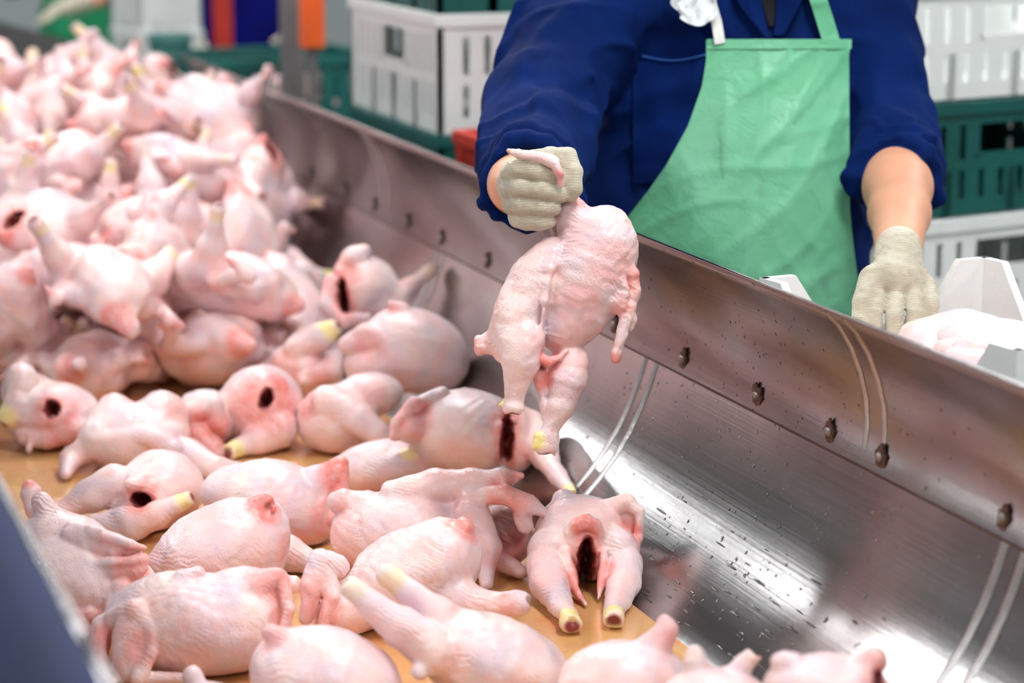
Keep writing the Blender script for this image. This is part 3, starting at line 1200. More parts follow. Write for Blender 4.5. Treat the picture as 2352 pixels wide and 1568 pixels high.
# L
h = H(12, rest=G)
h.e(775, 965, 0, 95, 84, 105).e(850, 905, 30, 78, 50, 80)
h.leg([(755, 925, -70, 42), (825, 962, -86, 38), (875, 1002, -96, 27), (892, 1014, -98, 20)], 0, k=9, red=0)
h.p(720, 930, -60, 50, 0, .7).p(860, 900, -40, 40, 0, .4)
hero_chicken(h, 'raw chicken with its smooth drumstick laid diagonally, behind the yellow-smeared chicken', 0.0036)

# M: reddish, vent and yellow-ended leg
h = H(13, rest=G)
h.e(600, 935, 0, 98, 98, 112, -30)
h.cut(612, 916, -98, 13, 25, 60, 22, 5)
h.leg([(640, 985, -75, 46), (590, 1012, -98, 32), (545, 1032, -112, 21), (528, 1038, -116, 21)], 1)
h.c([(520, 930, -40, 36), (490, 960, -50, 26)])
h.p(612, 930, -90, 95, 0, .8).p(640, 880, -70, 40, 0, 1)
hero_chicken(h, 'reddish raw chicken with a narrow dark vent and a yellow-ended leg at bare belt', 0.0036)

# N: far left with vent
h = H(14, rest=G)
h.e(120, 955, 0, 112, 78, 115).e(60, 900, 10, 60, 50, 70)
h.cut(120, 938, -100, 17, 19, 60, 0, 5)
h.leg([(50, 870, -50, 38), (38, 925, -75, 30), (22, 952, -85, 24), (14, 962, -88, 22)], 1)
h.c([(170, 985, -70, 36), (110, 1005, -85, 26), (60, 1000, -80, 24)], 9)
h.c([(70, 1000, -98, 9), (66, 1036, -104, 7)], 4)
h.p(130, 950, -100, 70, 0, .8).p(140, 1000, -85, 60, 0, .7)
hero_chicken(h, 'raw chicken with a round dark vent and a drip of skin hanging over bare belt', 0.0036)

# O: crumpled reddish lump between H and M
h = H(15, rest=G)
h.e(470, 970, 30, 72, 78, 95).c([(450, 1000, -50, 36), (490, 1030, -60, 26), (500, 1040, -62, 18)])
h.c([(440, 950, -60, 24), (490, 930, -60, 26), (500, 970, -60, 20)], 6)
h.p(470, 990, -50, 80, 0, .9)
hero_chicken(h, 'small crumpled reddish chicken wedged beside the yellow-ended leg', 0.0036)

# P, Q and neighbours: second layer in front of the heap
h = H(16, rest=G)
h.e(955, 805, 0, 128, 96, 130, 24).e(880, 840, 0, 90, 70, 95)
h.c([(930, 735, -30, 34), (925, 712, -40, 18), (900, 700, -40, 12)])
h.c([(800, 790, -40, 24), (850, 770, -70, 30), (900, 790, -90, 24)], 9)
h.p(905, 720, -40, 36, 0, .7).p(860, 800, -80, 60, 0, .4)
hero_chicken(h, 'broad raw chicken with a peaked shoulder lying next to the curved guard', 0.004)

h = H(17, rest=G + 0.05)
h.e(835, 665, 0, 78, 80, 110).e(870, 700, 10, 70, 60, 90)
h.cut(789, 680, -82, 11, 40, 70, -6, 5)
h.c([(800, 625, -50, 34), (812, 595, -50, 30), (836, 578, -50, 18)])
h.c([(760, 650, -60, 20), (755, 700, -80, 22), (790, 735, -100, 18), (840, 730, -95, 16)], 8)
h.leg([(895, 700, 20, 30), (945, 655, 20, 20), (985, 624, 20, 15), (994, 618, 20, 15)], .3, red=0)
h.p(785, 640, -70, 70, 0, .8).p(830, 580, -50, 24, 1, .4)
hero_chicken(h, 'raw chicken propped upright, tall dark vent, one leg pointing to the guard', 0.004)

h = H(18, rest=G + 0.01)
h.e(700, 850, 0, 90, 70, 100).e(620, 880, 10, 60, 50, 80)
h.leg([(690, 800, -60, 38), (740, 770, -90, 30), (765, 752, -95, 22)], 1)
h.c([(700, 870, -90, 22), (760, 850, -95, 26), (770, 820, -80, 20)], 8)
h.p(650, 850, -80, 60, 0, .6).p(740, 850, -95, 50, 0, .5)
hero_chicken(h, 'raw chicken with a hooked wing and a pale yellow leg end before the upright one', 0.004)

# near, out-of-focus carcasses along the bottom of the view
h = H(20, rest=G)
h.e(750, 1560, 0, 178, 120, 145, 14)
h.c([(670, 1490, -40, 54), (622, 1452, -50, 22)])
h.p(622, 1455, -50, 60, 0, .6)
hero_chicken(h, 'raw chicken with a soft pointed shoulder nearest the two crossed drumsticks', 0.0032)
h = H(21, rest=G)
h.e(1130, 1520, 0, 190, 108, 145, 20).e(1005, 1450, 0, 75, 72, 85)
h.leg([(1000, 1500, -95, 54), (925, 1442, -110, 50), (858, 1390, -118, 32), (815, 1358, -120, 24), (800, 1348, -122, 26)], .25, red=.2)
h.leg([(1000, 1420, -30, 52), (945, 1368, -40, 32), (905, 1332, -46, 25), (890, 1322, -48, 27)], .5, red=0)
h.c([(980, 1530, -110, 20), (965, 1540, -130, 24)])
h.p(1050, 1500, -110, 30, 0, .6)
hero_chicken(h, 'raw chicken lying with both drumsticks stretched over its neighbour', 0.0032)
h = H(22, Z=2.86)
h.e(1430, 1575, 0, 155, 105, 135, -5)
h.c([(1495, 1500, -20, 46), (1530, 1445, -25, 26), (1524, 1428, -26, 16)])
h.p(1530, 1440, -25, 70, 0, .4)
hero_chicken(h, 'blurred raw chicken with a tall pointed flap of skin near the belt edge', 0.0034)
h = H(23, Z=2.74)
h.e(1640, 1600, 0, 125, 70, 110)
h.leg([(1600, 1560, -20, 34), (1598, 1520, -20, 24), (1596, 1500, -20, 17)], .5, red=0)
h.leg([(1670, 1570, -10, 36), (1705, 1528, -10, 24), (1726, 1506, -10, 20)], .1, red=.3)
hero_chicken(h, 'blurred raw chicken with two short leg ends pointing up by the steel guard', 0.0036)
h = H(24, Z=2.62)
h.e(1900, 1585, 0, 148, 82, 125, 4).c([(1965, 1550, -20, 52), (2005, 1516, -25, 36)])
h.cut(2022, 1566, -70, 15, 22, 50, 0, 5)
h.c([(1820, 1530, -20, 36), (1800, 1520, -20, 28)])
h.p(2010, 1520, -30, 60, 0, .5)
hero_chicken(h, 'blurred raw chicken with a red opening at its tail, lying over others', 0.0036)
h = H(25, rest=G)
h.e(470, 1640, 0, 110, 75, 100).c([(455, 1580, -20, 26), (440, 1552, -20, 26)])
hero_chicken(h, 'raw chicken showing only a white knob of joint before the big folded-wing chicken', 0.0036)


# generic carcasses for the heap -------------------------------------------------
def carcass(seed, tuck=False):
    rg = np.random.default_rng(seed)
    b = Body(seed)
    u = lambda a, c: rg.uniform(a, c)
    b.ell((0.03, 0, 0.008), (0.105, 0.070, 0.058), None, 0.03)
    for s in (-1, 1):
        b.ell((0.035, s * 0.032, 0.030), (0.082, 0.040, 0.036), None, 0.02)
    b.ell((-0.03, 0, -0.016), (0.105, 0.060, 0.045), None, 0.03)
    b.ell((-0.085, 0, -0.002), (0.048, 0.050, 0.044), None, 0.03)
    b.cone((-0.115, 0, -0.026), (-0.150, 0, -0.018), 0.020, 0.009, 0.02)
    b.cone((0.115, 0, 0.0), (0.150 + u(-.01, .02), u(-.03, .03), u(-.015, .01)), 0.030, 0.016, 0.025)
    for s in (-1, 1):
        hip = np.array([-0.055, s * 0.048, -0.002])
        knee = np.array([-0.015 + u(-.02, .03), s * u(.070, .090), u(.0, .035)])
        d = np.array([u(-1.0, .2), s * u(-.1, .9), u(-.1, .8)])
        if tuck:
            d = np.array([-1.0, -s * .25, .12])
            knee = np.array([-0.005, s * .066, .02])
        d /= np.linalg.norm(d)
        hock = knee + d * 0.115
        b.cone(hip, knee, 0.043, 0.034, 0.012)
        L = lambda t: knee + d * 0.115 * t
        b.chain([(L(0), .031), (L(.35), .030), (L(.72), .016), (L(.93), .0130), (L(1.03), .0155)], 0.006)
        if rg.random() < 0.75:
            b.paint(L(.95), 0.022, 1, u(.5, 1))
        b.paint(L(1.16), 0.014, 2, .8)
        sh = np.array([0.078, s * 0.055, 0.0])
        el = np.array([0.02 + u(-.02, .03), s * u(.085, .105), u(-.03, .01)])
        wr_ = el + np.array([u(.03, .075), s * u(.0, .03), u(-.02, .03)])
        tp = wr_ + np.array([u(-.06, .05), s * u(.0, .04), u(-.02, .03)])
        if tuck:
            el, wr_, tp = np.array([.02, s * .078, -.02]), np.array([.075, s * .086, -.01]), np.array([.03, s * .09, -.005])
        b.chain([(sh, .024), (el, .018)], 0.008)
        b.chain([(el, .0175), (wr_, .0125), (tp, .005)], 0.005)
        b.paint(tp, 0.03, 0, .6)
        b.paint(el, 0.03, 0, .4)
    b.cut((-0.125, 0, 0.014), (0.050, u(.008, .013), u(.014, .022)), None, 0.006)
    b.paint((-0.15, 0, -0.02), 0.035, 0, .9)
    b.paint((0.15, 0, 0), 0.045, 0, .8)
    b.noise(0.0020, 12)
    b.ridge(0.0006, 50, None, 9)
    b.rag = True
    return b


VARS = []
TUCK = []
for i in range(2):
    me = carcass(130 + i, True).mesh('crate_chicken', 0.0044, None, True)
    me.materials.append(M['chicken'])
    TUCK.append((me, verts_of(me)))
for i in range(7):
    me = carcass(100 + i).mesh('heap_chicken', 0.0044, None, True)
    me.materials.append(M['chicken'])
    VARS.append((me, verts_of(me)))



from mathutils import Euler, Quaternion
# resting places of the heaped carcasses: shape, x, y, z, quaternion
HEAP = [(2, 0.853, 4.941, 0.751, 0.083, 0.328, 0.901, -0.271), (6, 0.736, 4.607, 0.716, 0.031, 0.534, -0.842, 0.07),
        (5, 0.511, 5.135, 0.753, 0.101, -0.806, -0.582, 0.026), (2, 0.596, 4.829, 0.713, 0.849, 0.167, 0.103, 0.491),
        (2, 0.381, 4.904, 0.793, 0.785, -0.047, 0.071, 0.614), (2, 0.547, 4.631, 0.813, 0.476, -0.152, 0.556, 0.664),
        (0, 0.963, 4.546, 0.731, 0.748, -0.186, -0.044, -0.635), (3, 0.986, 4.78, 0.712, 0.932, -0.103, -0.053, 0.343),
        (0, 0.732, 4.779, 0.866, 0.049, -0.785, -0.598, 0.154), (2, 1.002, 4.557, 0.862, 0.919, -0.151, 0.171, -0.322),
        (5, 0.755, 4.523, 0.887, 0.698, -0.004, 0.188, -0.692), (6, 0.948, 5.047, 0.769, 0.202, 0.104, 0.328, 0.917),
        (0, 0.708, 5.35, 0.763, 0.856, 0.246, 0.089, 0.446), (2, 0.733, 6.108, 0.859, 0.902, -0.025, 0.114, -0.415),
        (3, 0.338, 5.715, 0.809, 0.722, 0.174, 0.101, 0.661), (4, 1.279, 5.941, 0.838, 0.307, -0.043, 0.231, -0.922),
        (0, 1.137, 6.628, 0.933, 0.575, 0.118, 0.021, -0.809), (3, 1.189, 4.707, 0.771, 0.022, 0.813, -0.407, -0.416),
        (3, 0.498, 6.328, 0.895, 0.342, -0.032, 0.026, -0.939), (4, 1.057, 5.517, 0.785, 0.623, 0.204, 0.091, 0.75),
        (2, 0.954, 5.822, 0.823, 0.698, -0.098, 0.16, -0.691), (6, 0.389, 5.442, 0.783, 0.093, -0.787, 0.606, 0.073),
        (1, 1.204, 5.28, 0.8, 0.123, 0.668, 0.699, -0.224), (4, 0.539, 5.528, 0.857, 0.733, -0.003, -0.107, -0.672),
        (6, 0.863, 6.599, 0.93, 0.625, 0.171, 0.014, -0.762), (6, 1.212, 5.737, 0.833, 0.061, -0.051, 0.941, 0.33),
        (3, 0.368, 6.086, 0.86, 0.982, 0.143, 0.115, 0.053), (1, 0.482, 6.119, 1.009, 0.191, -0.627, 0.66, 0.368),
        (1, 0.832, 5.248, 0.861, 0.931, -0.128, -0.018, 0.342), (5, 0.778, 5.628, 0.794, 0.932, 0.201, -0.002, -0.303),
        (2, 1.2, 6.078, 0.905, 0.535, 0.101, -0.61, -0.576), (6, 1.023, 5.268, 0.789, 0.668, -0.178, -0.421, 0.588),
        (6, 0.533, 6.576, 0.925, 0.952, 0.124, 0.082, -0.269), (4, 0.381, 5.294, 0.896, 0.454, -0.535, 0.669, 0.243),
        (3, 1.181, 6.387, 0.938, 0.281, -0.811, 0.444, 0.259), (3, 0.623, 5.827, 0.822, 0.694, 0.178, -0.041, -0.696),
        (4, 0.973, 5.092, 0.902, 0.187, 0.037, 0.1, -0.977), (6, 0.388, 5.137, 0.88, 0.4, -0.87, -0.28, -0.076),
        (6, 0.485, 5.743, 0.915, 0.116, -0.984, -0.138, -0.016), (1, 0.961, 6.042, 0.898, 0.052, 0.481, 0.424, 0.765),
        (1, 1.262, 5.587, 0.898, 0.473, -0.383, 0.654, 0.449), (6, 0.823, 5.501, 0.895, 0.212, -0.97, 0.091, -0.075),
        (6, 0.744, 6.435, 0.922, 0.835, 0.299, 0.06, -0.457), (6, 1.111, 6.153, 0.986, 0.588, -0.506, -0.082, 0.626),
        (1, 0.799, 5.442, 0.999, 0.319, 0.164, 0.052, -0.932), (4, 1.278, 5.429, 0.88, 0.559, 0.32, 0.689, -0.332),
        (0, 1.165, 5.895, 0.981, 0.37, 0.083, 0.415, -0.827), (2, 0.63, 5.019, 0.819, 0.954, 0.09, 0.087, -0.273),
        (4, 1.281, 6.818, 1.014, 0.453, 0.319, 0.798, 0.238), (1, 0.695, 6.247, 1.016, 0.113, -0.42, -0.9, -0.034),
        (3, 1, 6.317, 0.932, 0.451, -0.482, -0.172, 0.731), (4, 0.334, 6.443, 0.978, 0.549, 0.108, -0.817, -0.142),
        (3, 0.801, 5.879, 0.892, 0.197, -0.822, -0.157, 0.512), (3, 0.654, 5.253, 0.965, 0.454, 0.059, 0.845, 0.276),
        (5, 0.967, 5.66, 0.924, 0.969, -0.02, 0.128, -0.211), (3, 0.515, 5.402, 1.004, 0.562, -0.028, 0.102, 0.82),
        (6, 1.175, 4.927, 0.754, 0.249, -0.049, -0.394, -0.883), (4, 0.628, 6.825, 0.962, 0.754, 0.199, 0.105, 0.617),
        (2, 1.108, 5.494, 0.962, 0.087, 0.233, 0.074, 0.966), (1, 0.512, 5.929, 0.968, 0.677, -0.57, 0.179, 0.429),
        (1, 0.906, 5.894, 1.075, 0.216, 0.905, -0.114, 0.348), (3, 1.321, 6.321, 0.946, 0.788, 0.188, 0.38, -0.446),
        (1, 0.689, 5.608, 1.065, 0.345, -0.062, 0.518, -0.78), (3, 0.905, 4.779, 0.881, 0.313, -0.341, 0.507, -0.728),
        (4, 0.713, 4.983, 0.934, 0.901, 0.133, 0.137, 0.39), (4, 0.954, 6.164, 1.069, 0.102, 0.067, -0.046, -0.991),
        (4, 1.247, 5.776, 1.047, 0.438, 0.118, -0.421, 0.785), (0, 1.166, 5.092, 0.827, 0.455, 0.561, -0.237, 0.649),
        (5, 0.794, 6.656, 1.047, 0.978, 0.187, -0.09, 0.027), (6, 0.32, 5.744, 0.983, 0.692, 0.044, -0.203, -0.692),
        (4, 0.976, 6.528, 1.048, 0.571, -0.278, 0.602, -0.484), (4, 0.574, 5.728, 1.017, 0.381, 0.103, -0.071, 0.916),
        (1, 0.469, 6.436, 1.039, 0.913, 0.011, 0.109, 0.394), (6, 0.38, 6.816, 0.963, 0.002, 0.637, -0.771, 0.021),
        (3, 1.013, 5.657, 1.063, 0.984, -0.133, 0.075, 0.097), (2, 0.891, 6.883, 0.969, 0.976, 0.17, 0.077, 0.111),
        (2, 0.836, 6.41, 1.086, 0.8, 0.047, 0.565, -0.194), (3, 0.683, 6.503, 1.072, 0.459, -0.327, -0.198, 0.802),
        (1, 1.164, 6.871, 1.028, 0.711, -0.342, -0.381, 0.483), (6, 0.661, 5.98, 1.088, 0.719, 0.335, 0.074, 0.605)]
for vi, x, y, z, qw, qx, qy, qz in HEAP:
    me, v = VARS[vi]
    rot = Quaternion((qw, qx, qy, qz))
    w = v @ np.array(rot.to_matrix()).T
    for _ in range(3):
        lim = np.interp(w[:, 2] + z - ZB, SEC[:, 1], SEC[:, 0])
        x -= max(0.0, float((w[:, 0] + x - BXR - lim).max()) + 0.003)
        x += max(0.0, float((BXL - lim - w[:, 0] - x).max()) + 0.003)
        g_ = np.maximum(ground_z(w[:, 0] + x), np.where(w[:, 1] + y > SL_Y0, slide_z(w[:, 1] + y), 0))
        pen = float((np.minimum(g_, ZB + 0.45) - w[:, 2] - z).max())
        z = z + max(0.0, pen + 0.001)
    o = link('raw_chicken', me)
    o.location = (x, y, z)
    o.rotation_mode = 'QUATERNION'
    o.rotation_quaternion = rot
    tag(o, 'raw plucked chicken in the tall heap at the far end of the belt', 'chicken', 'chickens heaped at the far end of the belt')

# ------------------------------------------------------------------ held chicken
ZH = 3.40
h = H(40, Z=ZH)
h.c([(1168, 346, -45, 5), (1190, 353, -62, 11), (1240, 362, -80, 14), (1272, 374, -88, 16), (1286, 400, -92, 12), (1290, 424, -86, 6)], 6)
h.c([(1262, 370, -80, 14), (1285, 400, -30, 16), (1298, 450, -8, 24), (1312, 486, -4, 36), (1330, 520, 0, 52)], 20)
h.e(1352, 628, 6, 166, 100, 98, 113, 24).e(1380, 575, 6, 72, 84, 84, 0, 30).e(1318, 715, 0, 105, 72, 80, 118, 24)
h.e(1212, 690, -14, 158, 66, 72, 115, 7)
h.e(1190, 752, -34, 58, 92, 60, 8, 14)
h.c([(1160, 770, 0, 36), (1128, 788, 0, 26), (1106, 796, 0, 18)], 14)
h.c([(1100, 780, 0, 12), (1104, 806, 0, 12)], 6)
h.leg([(1202, 778, -62, 51), (1196, 825, -66, 46), (1184, 885, -60, 27), (1180, 914, -58, 24), (1178, 934, -58, 27)], 0, 7, 1)
h.p(1152, 922, -50, 20, 1, 1)
h.c([(1160, 920, -54, 10), (1148, 930, -54, 7)], 5)
h.leg([(1308, 830, -16, 44), (1304, 870, -26, 46), (1286, 935, -34, 31), (1268, 978, -36, 22), (1258, 1005, -36, 26), (1254, 1024, -36, 27)], 0, 7, 1)
h.p(1234, 1012, -50, 30, 1, 1).c([(1240, 1004, -50, 14), (1230, 1026, -50, 9)], 6)
h.c([(1266, 1036, -34, 8), (1270, 1054, -34, 4)], 4)
h.c([(1222, 815, -40, 18), (1236, 850, -40, 15), (1246, 905, -38, 9), (1250, 962, -36, 6)], 6)
h.c([(1232, 812, -60, 15), (1256, 830, -64, 14), (1282, 822, -60, 10), (1300, 806, -56, 8)], 5)
h.c([(1226, 826, -48, 12), (1218, 850, -44, 7)], 4)
h.c([(1282, 560, -50, 5), (1264, 620, -76, 5), (1250, 690, -88, 5), (1240, 780, -86, 5)], 24)
h.c([(1428, 590, -30, 20), (1452, 630, -30, 16), (1456, 670, -26, 16), (1440, 700, -26, 20)], 8)
h.c([(1412, 610, -50, 12), (1436, 660, -52, 10), (1430, 705, -48, 12)], 8)
h.c([(1400, 690, -40, 26), (1440, 706, -30, 20), (1452, 735, -28, 9), (1448, 758, -28, 5)], 8)
h.c([(1444, 704, -40, 15), (1430, 765, -42, 13), (1416, 808, -42, 13), (1414, 826, -42, 9)], 6)
h.p(1168, 346, -45, 14, 0, 1).p(1284, 405, -92, 24, 0, .7).p(1106, 796, 10, 34, 0, 1).p(1245, 860, -40, 46, 0, 1)
h.p(1258, 822, -56, 44, 0, 1).p(1452, 640, -30, 50, 0, .7).p(1414, 822, -42, 22, 0, 1).p(1425, 700, -40, 40, 0, .6)
h.p(1328, 468, -20, 24, 0, .8).p(1330, 700, -80, 70, 0, .35).p(1400, 600, -80, 70, 0, .35).p(1246, 840, -60, 16, 2, .7)
b = h.body()
b.ridge(0.00035, 90, CR * 0.8 - CU * 0.2, 9)
me = b.mesh('held_chicken', 0.0023, px(1250, 1050, ZH), True)
o = link('held_chicken', me, 'chicken')
o.location = px(1250, 1050, ZH)
tag(o, 'raw chicken held up by one wing in the gloved fist, both legs dangling', 'chicken')

# ------------------------------------------------------------------ the worker
ZUP = np.array([0, 0, 1.0])
PAX = np.stack([CR, ZUP, FH])
wx, wy = px(1720, 560, 4.10)[:2]
person = tag(empty('person', (wx, wy, 0)), 'worker in a blue shirt and light green apron holding up a chicken', 'person')
PB = np.array([wx, wy, 0.0])


def pcone(b, pts, k):
    b.chain([(px(x, y, Z), r) for x, y, Z, r in pts], k)


def torso():
    b = Body(51)
    b.ell(px(1740, 230, 4.14), (0.205, 0.30, 0.120), PAX, 0.05)
    b.ell(px(1718, 600, 4.12), (0.205, 0.30, 0.125), PAX, 0.08)
    b.ell(px(1580, 440, 4.17), (0.175, 0.34, 0.105), PAX, 0.06)
    b.chain([(px(1440, 0, 4.12), .085), (px(1740, -60, 4.14), .095), (px(1990, -10, 4.16), .085)], 0.07)
    b.cone(px(1740, -60, 4.16), px(1745, -130, 4.16), .085, .07, 0.04)
    return b


tb = torso()
tors = Body(51)
tors.ops, tors.bb = list(tb.ops), list(tb.bb)
R_ARM = [(1400, 20, 4.10, .098), (1300, 120, 4.03, .098), (1245, 250, 3.92, .093), (1228, 350, 3.80, .084), (1222, 420, 3.63, .074)]
L_ARM = [(1985, 10, 4.15, .082), (2015, 180, 4.12, .072), (2045, 310, 4.06, .068), (2058, 385, 3.98, .072)]
pcone(tb, R_ARM, 0.035)
pcone(tb, L_ARM, 0.03)
ra, rb_ = px(1222, 420, 3.63), px(1200, 430, 3.50)


def cuff(b, c, axis, r, tr, k=0.008):
    axis = axis / np.linalg.norm(axis)
    u = np.cross(axis, ZUP); u /= np.linalg.norm(u)
    w = np.cross(axis, u)
    ring = [(c + (math.cos(a) * u + math.sin(a) * w) * (r + 0.004 * math.sin(3 * a)) + axis * 0.006 * math.sin(2 * a + 1), tr * (1 + .2 * math.sin(5 * a))) for a in np.linspace(0, 2 * math.pi, 17)]
    b.chain(ring, k)


axr = px(1190, 428, 3.50) - px(1228, 380, 3.78)
cuff(tb, px(1214, 424, 3.585), axr, 0.062, 0.0125)
cuff(tb, px(1222, 412, 3.625), axr, 0.068, 0.014)
axl = px(2064, 560, 3.72) - px(2052, 330, 4.03)
cuff(tb, px(2060, 405, 3.955), axl, 0.062, 0.0125)
cuff(tb, px(2057, 378, 3.985), axl, 0.065, 0.013)
tb.noise(0.004, 7)
tb.ridge(0.0095, 6, None, 2.2, True)
tb.ridge(0.0045, 12, None, 4, True)
axn = axr / np.linalg.norm(axr)
def perp(axis):
    axis = axis / np.linalg.norm(axis)
    u = np.cross(axis, ZUP); u /= np.linalg.norm(u)
    return np.stack([axis, u, np.cross(axis, u)])
tb.cut(px(1205, 428, 3.54), (0.10, 0.056, 0.056), perp(axr), 0.006, False)
tb.cut(px(2064, 455, 3.90), (0.10, 0.056, 0.056), perp(axl), 0.006, False)
me = tb.mesh('shirt', 0.0046, PB)
link('shirt', me, 'shirt', person)

# skin: neck, head and forearms
fb = Body(57)
pcone(fb, [(1228, 380, 3.80, .048), (1188, 420, 3.62, .048), (1190, 430, 3.48, .040)], 0.02)
fa = Body(56)
pcone(fa, [(2050, 340, 4.03, .050), (2062, 430, 3.92, .053), (2066, 490, 3.82, .046), (2064, 590, 3.64, .034)], 0.02)
link('forearm', fa.mesh('forearm', 0.004, PB), 'skin', person)
link('forearm', fb.mesh('forearm', 0.004, PB), 'skin', person)
sk = Body(52)
nk = px(1745, -90, 4.15)
hd = nk + np.array([0, 0, 0.24]) - FH * 0.03
sk.cone(nk, hd - ZUP * 0.06, .058, .054, 0.03)
sk.ell(hd, (0.074, 0.118, 0.096), PAX, 0.03)
sk.ell(hd - ZUP * 0.06 - FH * 0.03, (0.055, 0.055, 0.065), PAX, 0.03)
sk.chain([(hd + ZUP * 0.015 - FH * 0.096, .009), (hd - ZUP * 0.025 - FH * 0.112, .013)], 0.012)
sk.chain([(hd - ZUP * 0.058 - FH * 0.098 - CR * .02, .007), (hd - ZUP * 0.058 - FH * 0.098 + CR * .02, .007)], 0.006)
for s in (-1, 1):
    sk.ell(hd + CR * s * 0.078 - ZUP * 0.01, (0.009, 0.030, 0.018), PAX, 0.006)
    sk.chain([(hd + CR * s * .045 + ZUP * .030 - FH * .082, .008), (hd + CR * s * .018 + ZUP * .032 - FH * .092, .008)], 0.008)
    sk.cut(hd + CR * s * 0.032 + ZUP * 0.008 - FH * 0.096, (0.016, 0.009, 0.010), PAX, 0.006, False)
link('head', sk.mesh('head', 0.005, PB), 'skin', person)
for s in (-1, 1):
    e = Body(1); e.ell(hd + CR * s * 0.032 + ZUP * 0.008 - FH * 0.082, (0.012, 0.012, 0.012))
    link('eye', e.mesh('eye', 0.004, PB), 'shirt_in', person)
hr = Body(53)
hr.ell(hd + ZUP * 0.028 + FH * 0.018, (0.082, 0.104, 0.096), PAX)
hr.cut(hd - ZUP * 0.06 - FH * 0.07, (0.2, 0.105, 0.09), PAX, 0.01, False)
hr.noise(0.003, 20)
link('hair', hr.mesh('hair', 0.006, PB), 'hair', person)

# trousers and boots (behind the guard)
tr_ = Body(54)
hipc = np.array([wx, wy, 0.98])
tr_.ell(hipc - ZUP * 0.02, (0.185, 0.14, 0.125), PAX, 0.05)
for s in (-1, 1):
    hp = hipc + CR * s * 0.095
    tr_.chain([(hp - ZUP * .08, .098), (hp + CR * s * .02 - ZUP * .45, .075), (hp + CR * s * .03 - ZUP * 0.80, .066)], 0.05)
tr_.noise(0.004, 8)
link('trousers', tr_.mesh('trousers', 0.010, PB), 'trousers', person)
for s in (-1, 1):
    bt = Body(55)
    ft = hipc + CR * s * 0.125
    bt.chain([(ft - ZUP * .62, .078), (ft - ZUP * .90, .058)], 0.03)
    bt.chain([(ft - ZUP * .90 + FH * .03, .055), (ft - ZUP * .925 - FH * .15, .045)], 0.03)
    bt.clip_z(0.002)
    link('boot', bt.mesh('boot', 0.010, PB), 'boot', person)

# gloves: right fist closed on the wing
g = H(60, Z=ZH, skin=False)
g.e(1248, 428, 40, 62, 78, 42, 0, 10).e(1186, 440, 24, 34, 74, 46, -6, 12)
g.c([(1172, 400, 0, 25), (1196, 390, -44, 25), (1240, 398, -66, 23), (1288, 412, -56, 21)], 2.5)
g.c([(1172, 434, 0, 25), (1198, 432, -50, 24), (1245, 438, -70, 22), (1290, 446, -58, 20)], 2.5)
g.c([(1176, 470, 5, 24), (1200, 472, -46, 23), (1242, 476, -62, 21), (1272, 478, -54, 18)], 2.5)
g.c([(1188, 500, 10, 22), (1208, 508, -36, 21), (1238, 510, -50, 20), (1260, 508, -46, 17)], 2.5)
g.c([(1215, 376, 20, 30), (1262, 362, 0, 25), (1302, 362, -20, 24), (1316, 398, -48, 23), (1315, 436, -56, 22), (1311, 446, -56, 19)], 5)
g.c([(1200, 420, 60, 56), (1196, 424, 110, 54), (1194, 425, 128, 58)], 16)
b = g.body()
b.noises = []
b.noise(0.0007, 60)
link('right_glove', b.mesh('right_glove', 0.0022, PB), 'glove', person)
# left glove over the crate
ZL = 3.58
g = H(61, Z=ZL, skin=False)
g.c([(2064, 572, 60, 53), (2062, 600, 40, 54), (2058, 640, 10, 58)], 10)
g.c([(2020, 572, 62, 9), (2064, 566, 10, 9), (2108, 576, 62, 9)], 5)
g.e(2062, 646, 6, 80, 50, 40, 4, 34)
g.c([(2004, 640, 0, 32), (1984, 696, -34, 26), (1976, 738, -54, 22), (1982, 762, -64, 18)], 7)
g.c([(2016, 668, -12, 24), (2008, 720, -56, 19), (2008, 770, -66, 18), (2014, 796, -64, 17)], 2)
g.c([(2056, 672, -16, 24), (2054, 728, -64, 20), (2052, 784, -72, 19), (2056, 806, -68, 17)], 2)
g.c([(2096, 668, -12, 23), (2100, 722, -56, 18), (2090, 766, -64, 19)], 2)
g.c([(2130, 656, -4, 21), (2140, 700, -40, 19), (2130, 736, -52, 17)], 2)
b = g.body()
b.noises = []
b.noise(0.0007, 60)
link('left_glove', b.mesh('left_glove', 0.003, PB), 'glove', person)


# apron draped over the chest
def drape(rows, cols, xl, xr, y0, y1, off, smooth=3, wr=0.0, seed=1, field=None, top=None):
    ys = np.linspace(y0, y1, rows)
    X = np.stack([np.linspace(np.interp(y, *xl), np.interp(y, *xr), cols) for y in ys])
    Y = np.repeat(ys[:, None], cols, 1)
    if top is not None:
        u = np.linspace(0, 1, cols)
        Y = Y + top(u)[None] * (1 - (ys - y0) / (y1 - y0))[:, None]
    _, t = trace(field or tors.f, X.ravel(), Y.ravel(), off, 3.2, 4.5)
    t = t.reshape(rows, cols)
    for _ in range(smooth):
        p = np.pad(t, 1, mode='edge')
        t = np.minimum(t, (p[:-2, 1:-1] + p[2:, 1:-1] + p[1:-1, :-2] + p[1:-1, 2:] + t) / 5)
    if wr:
        rg = np.random.default_rng(seed)
        w = 0
        for i in range(7):
            a = rg.uniform(0, 6.28)
            f_ = rg.uniform(0.006, 0.022)
            q = (X * math.cos(a) + Y * math.sin(a)) * f_ * 6.28 * 0.5 + rg.uniform(0, 6.28) + 1.2 * np.sin(X * 0.011 + i) + 1.0 * np.sin(Y * 0.009 + 2 * i)
            w = w + (1 - np.abs(np.sin(q))) ** 2 * np.clip(np.sin(X * .008 + Y * .006 * (i - 3) + i * 2), 0, 1)
        t = t - wr * w
    d = CF + ((X - 1176) / F)[..., None] * CR - ((Y - 784) / F)[..., None] * CU
    return CC + d * t[..., None]


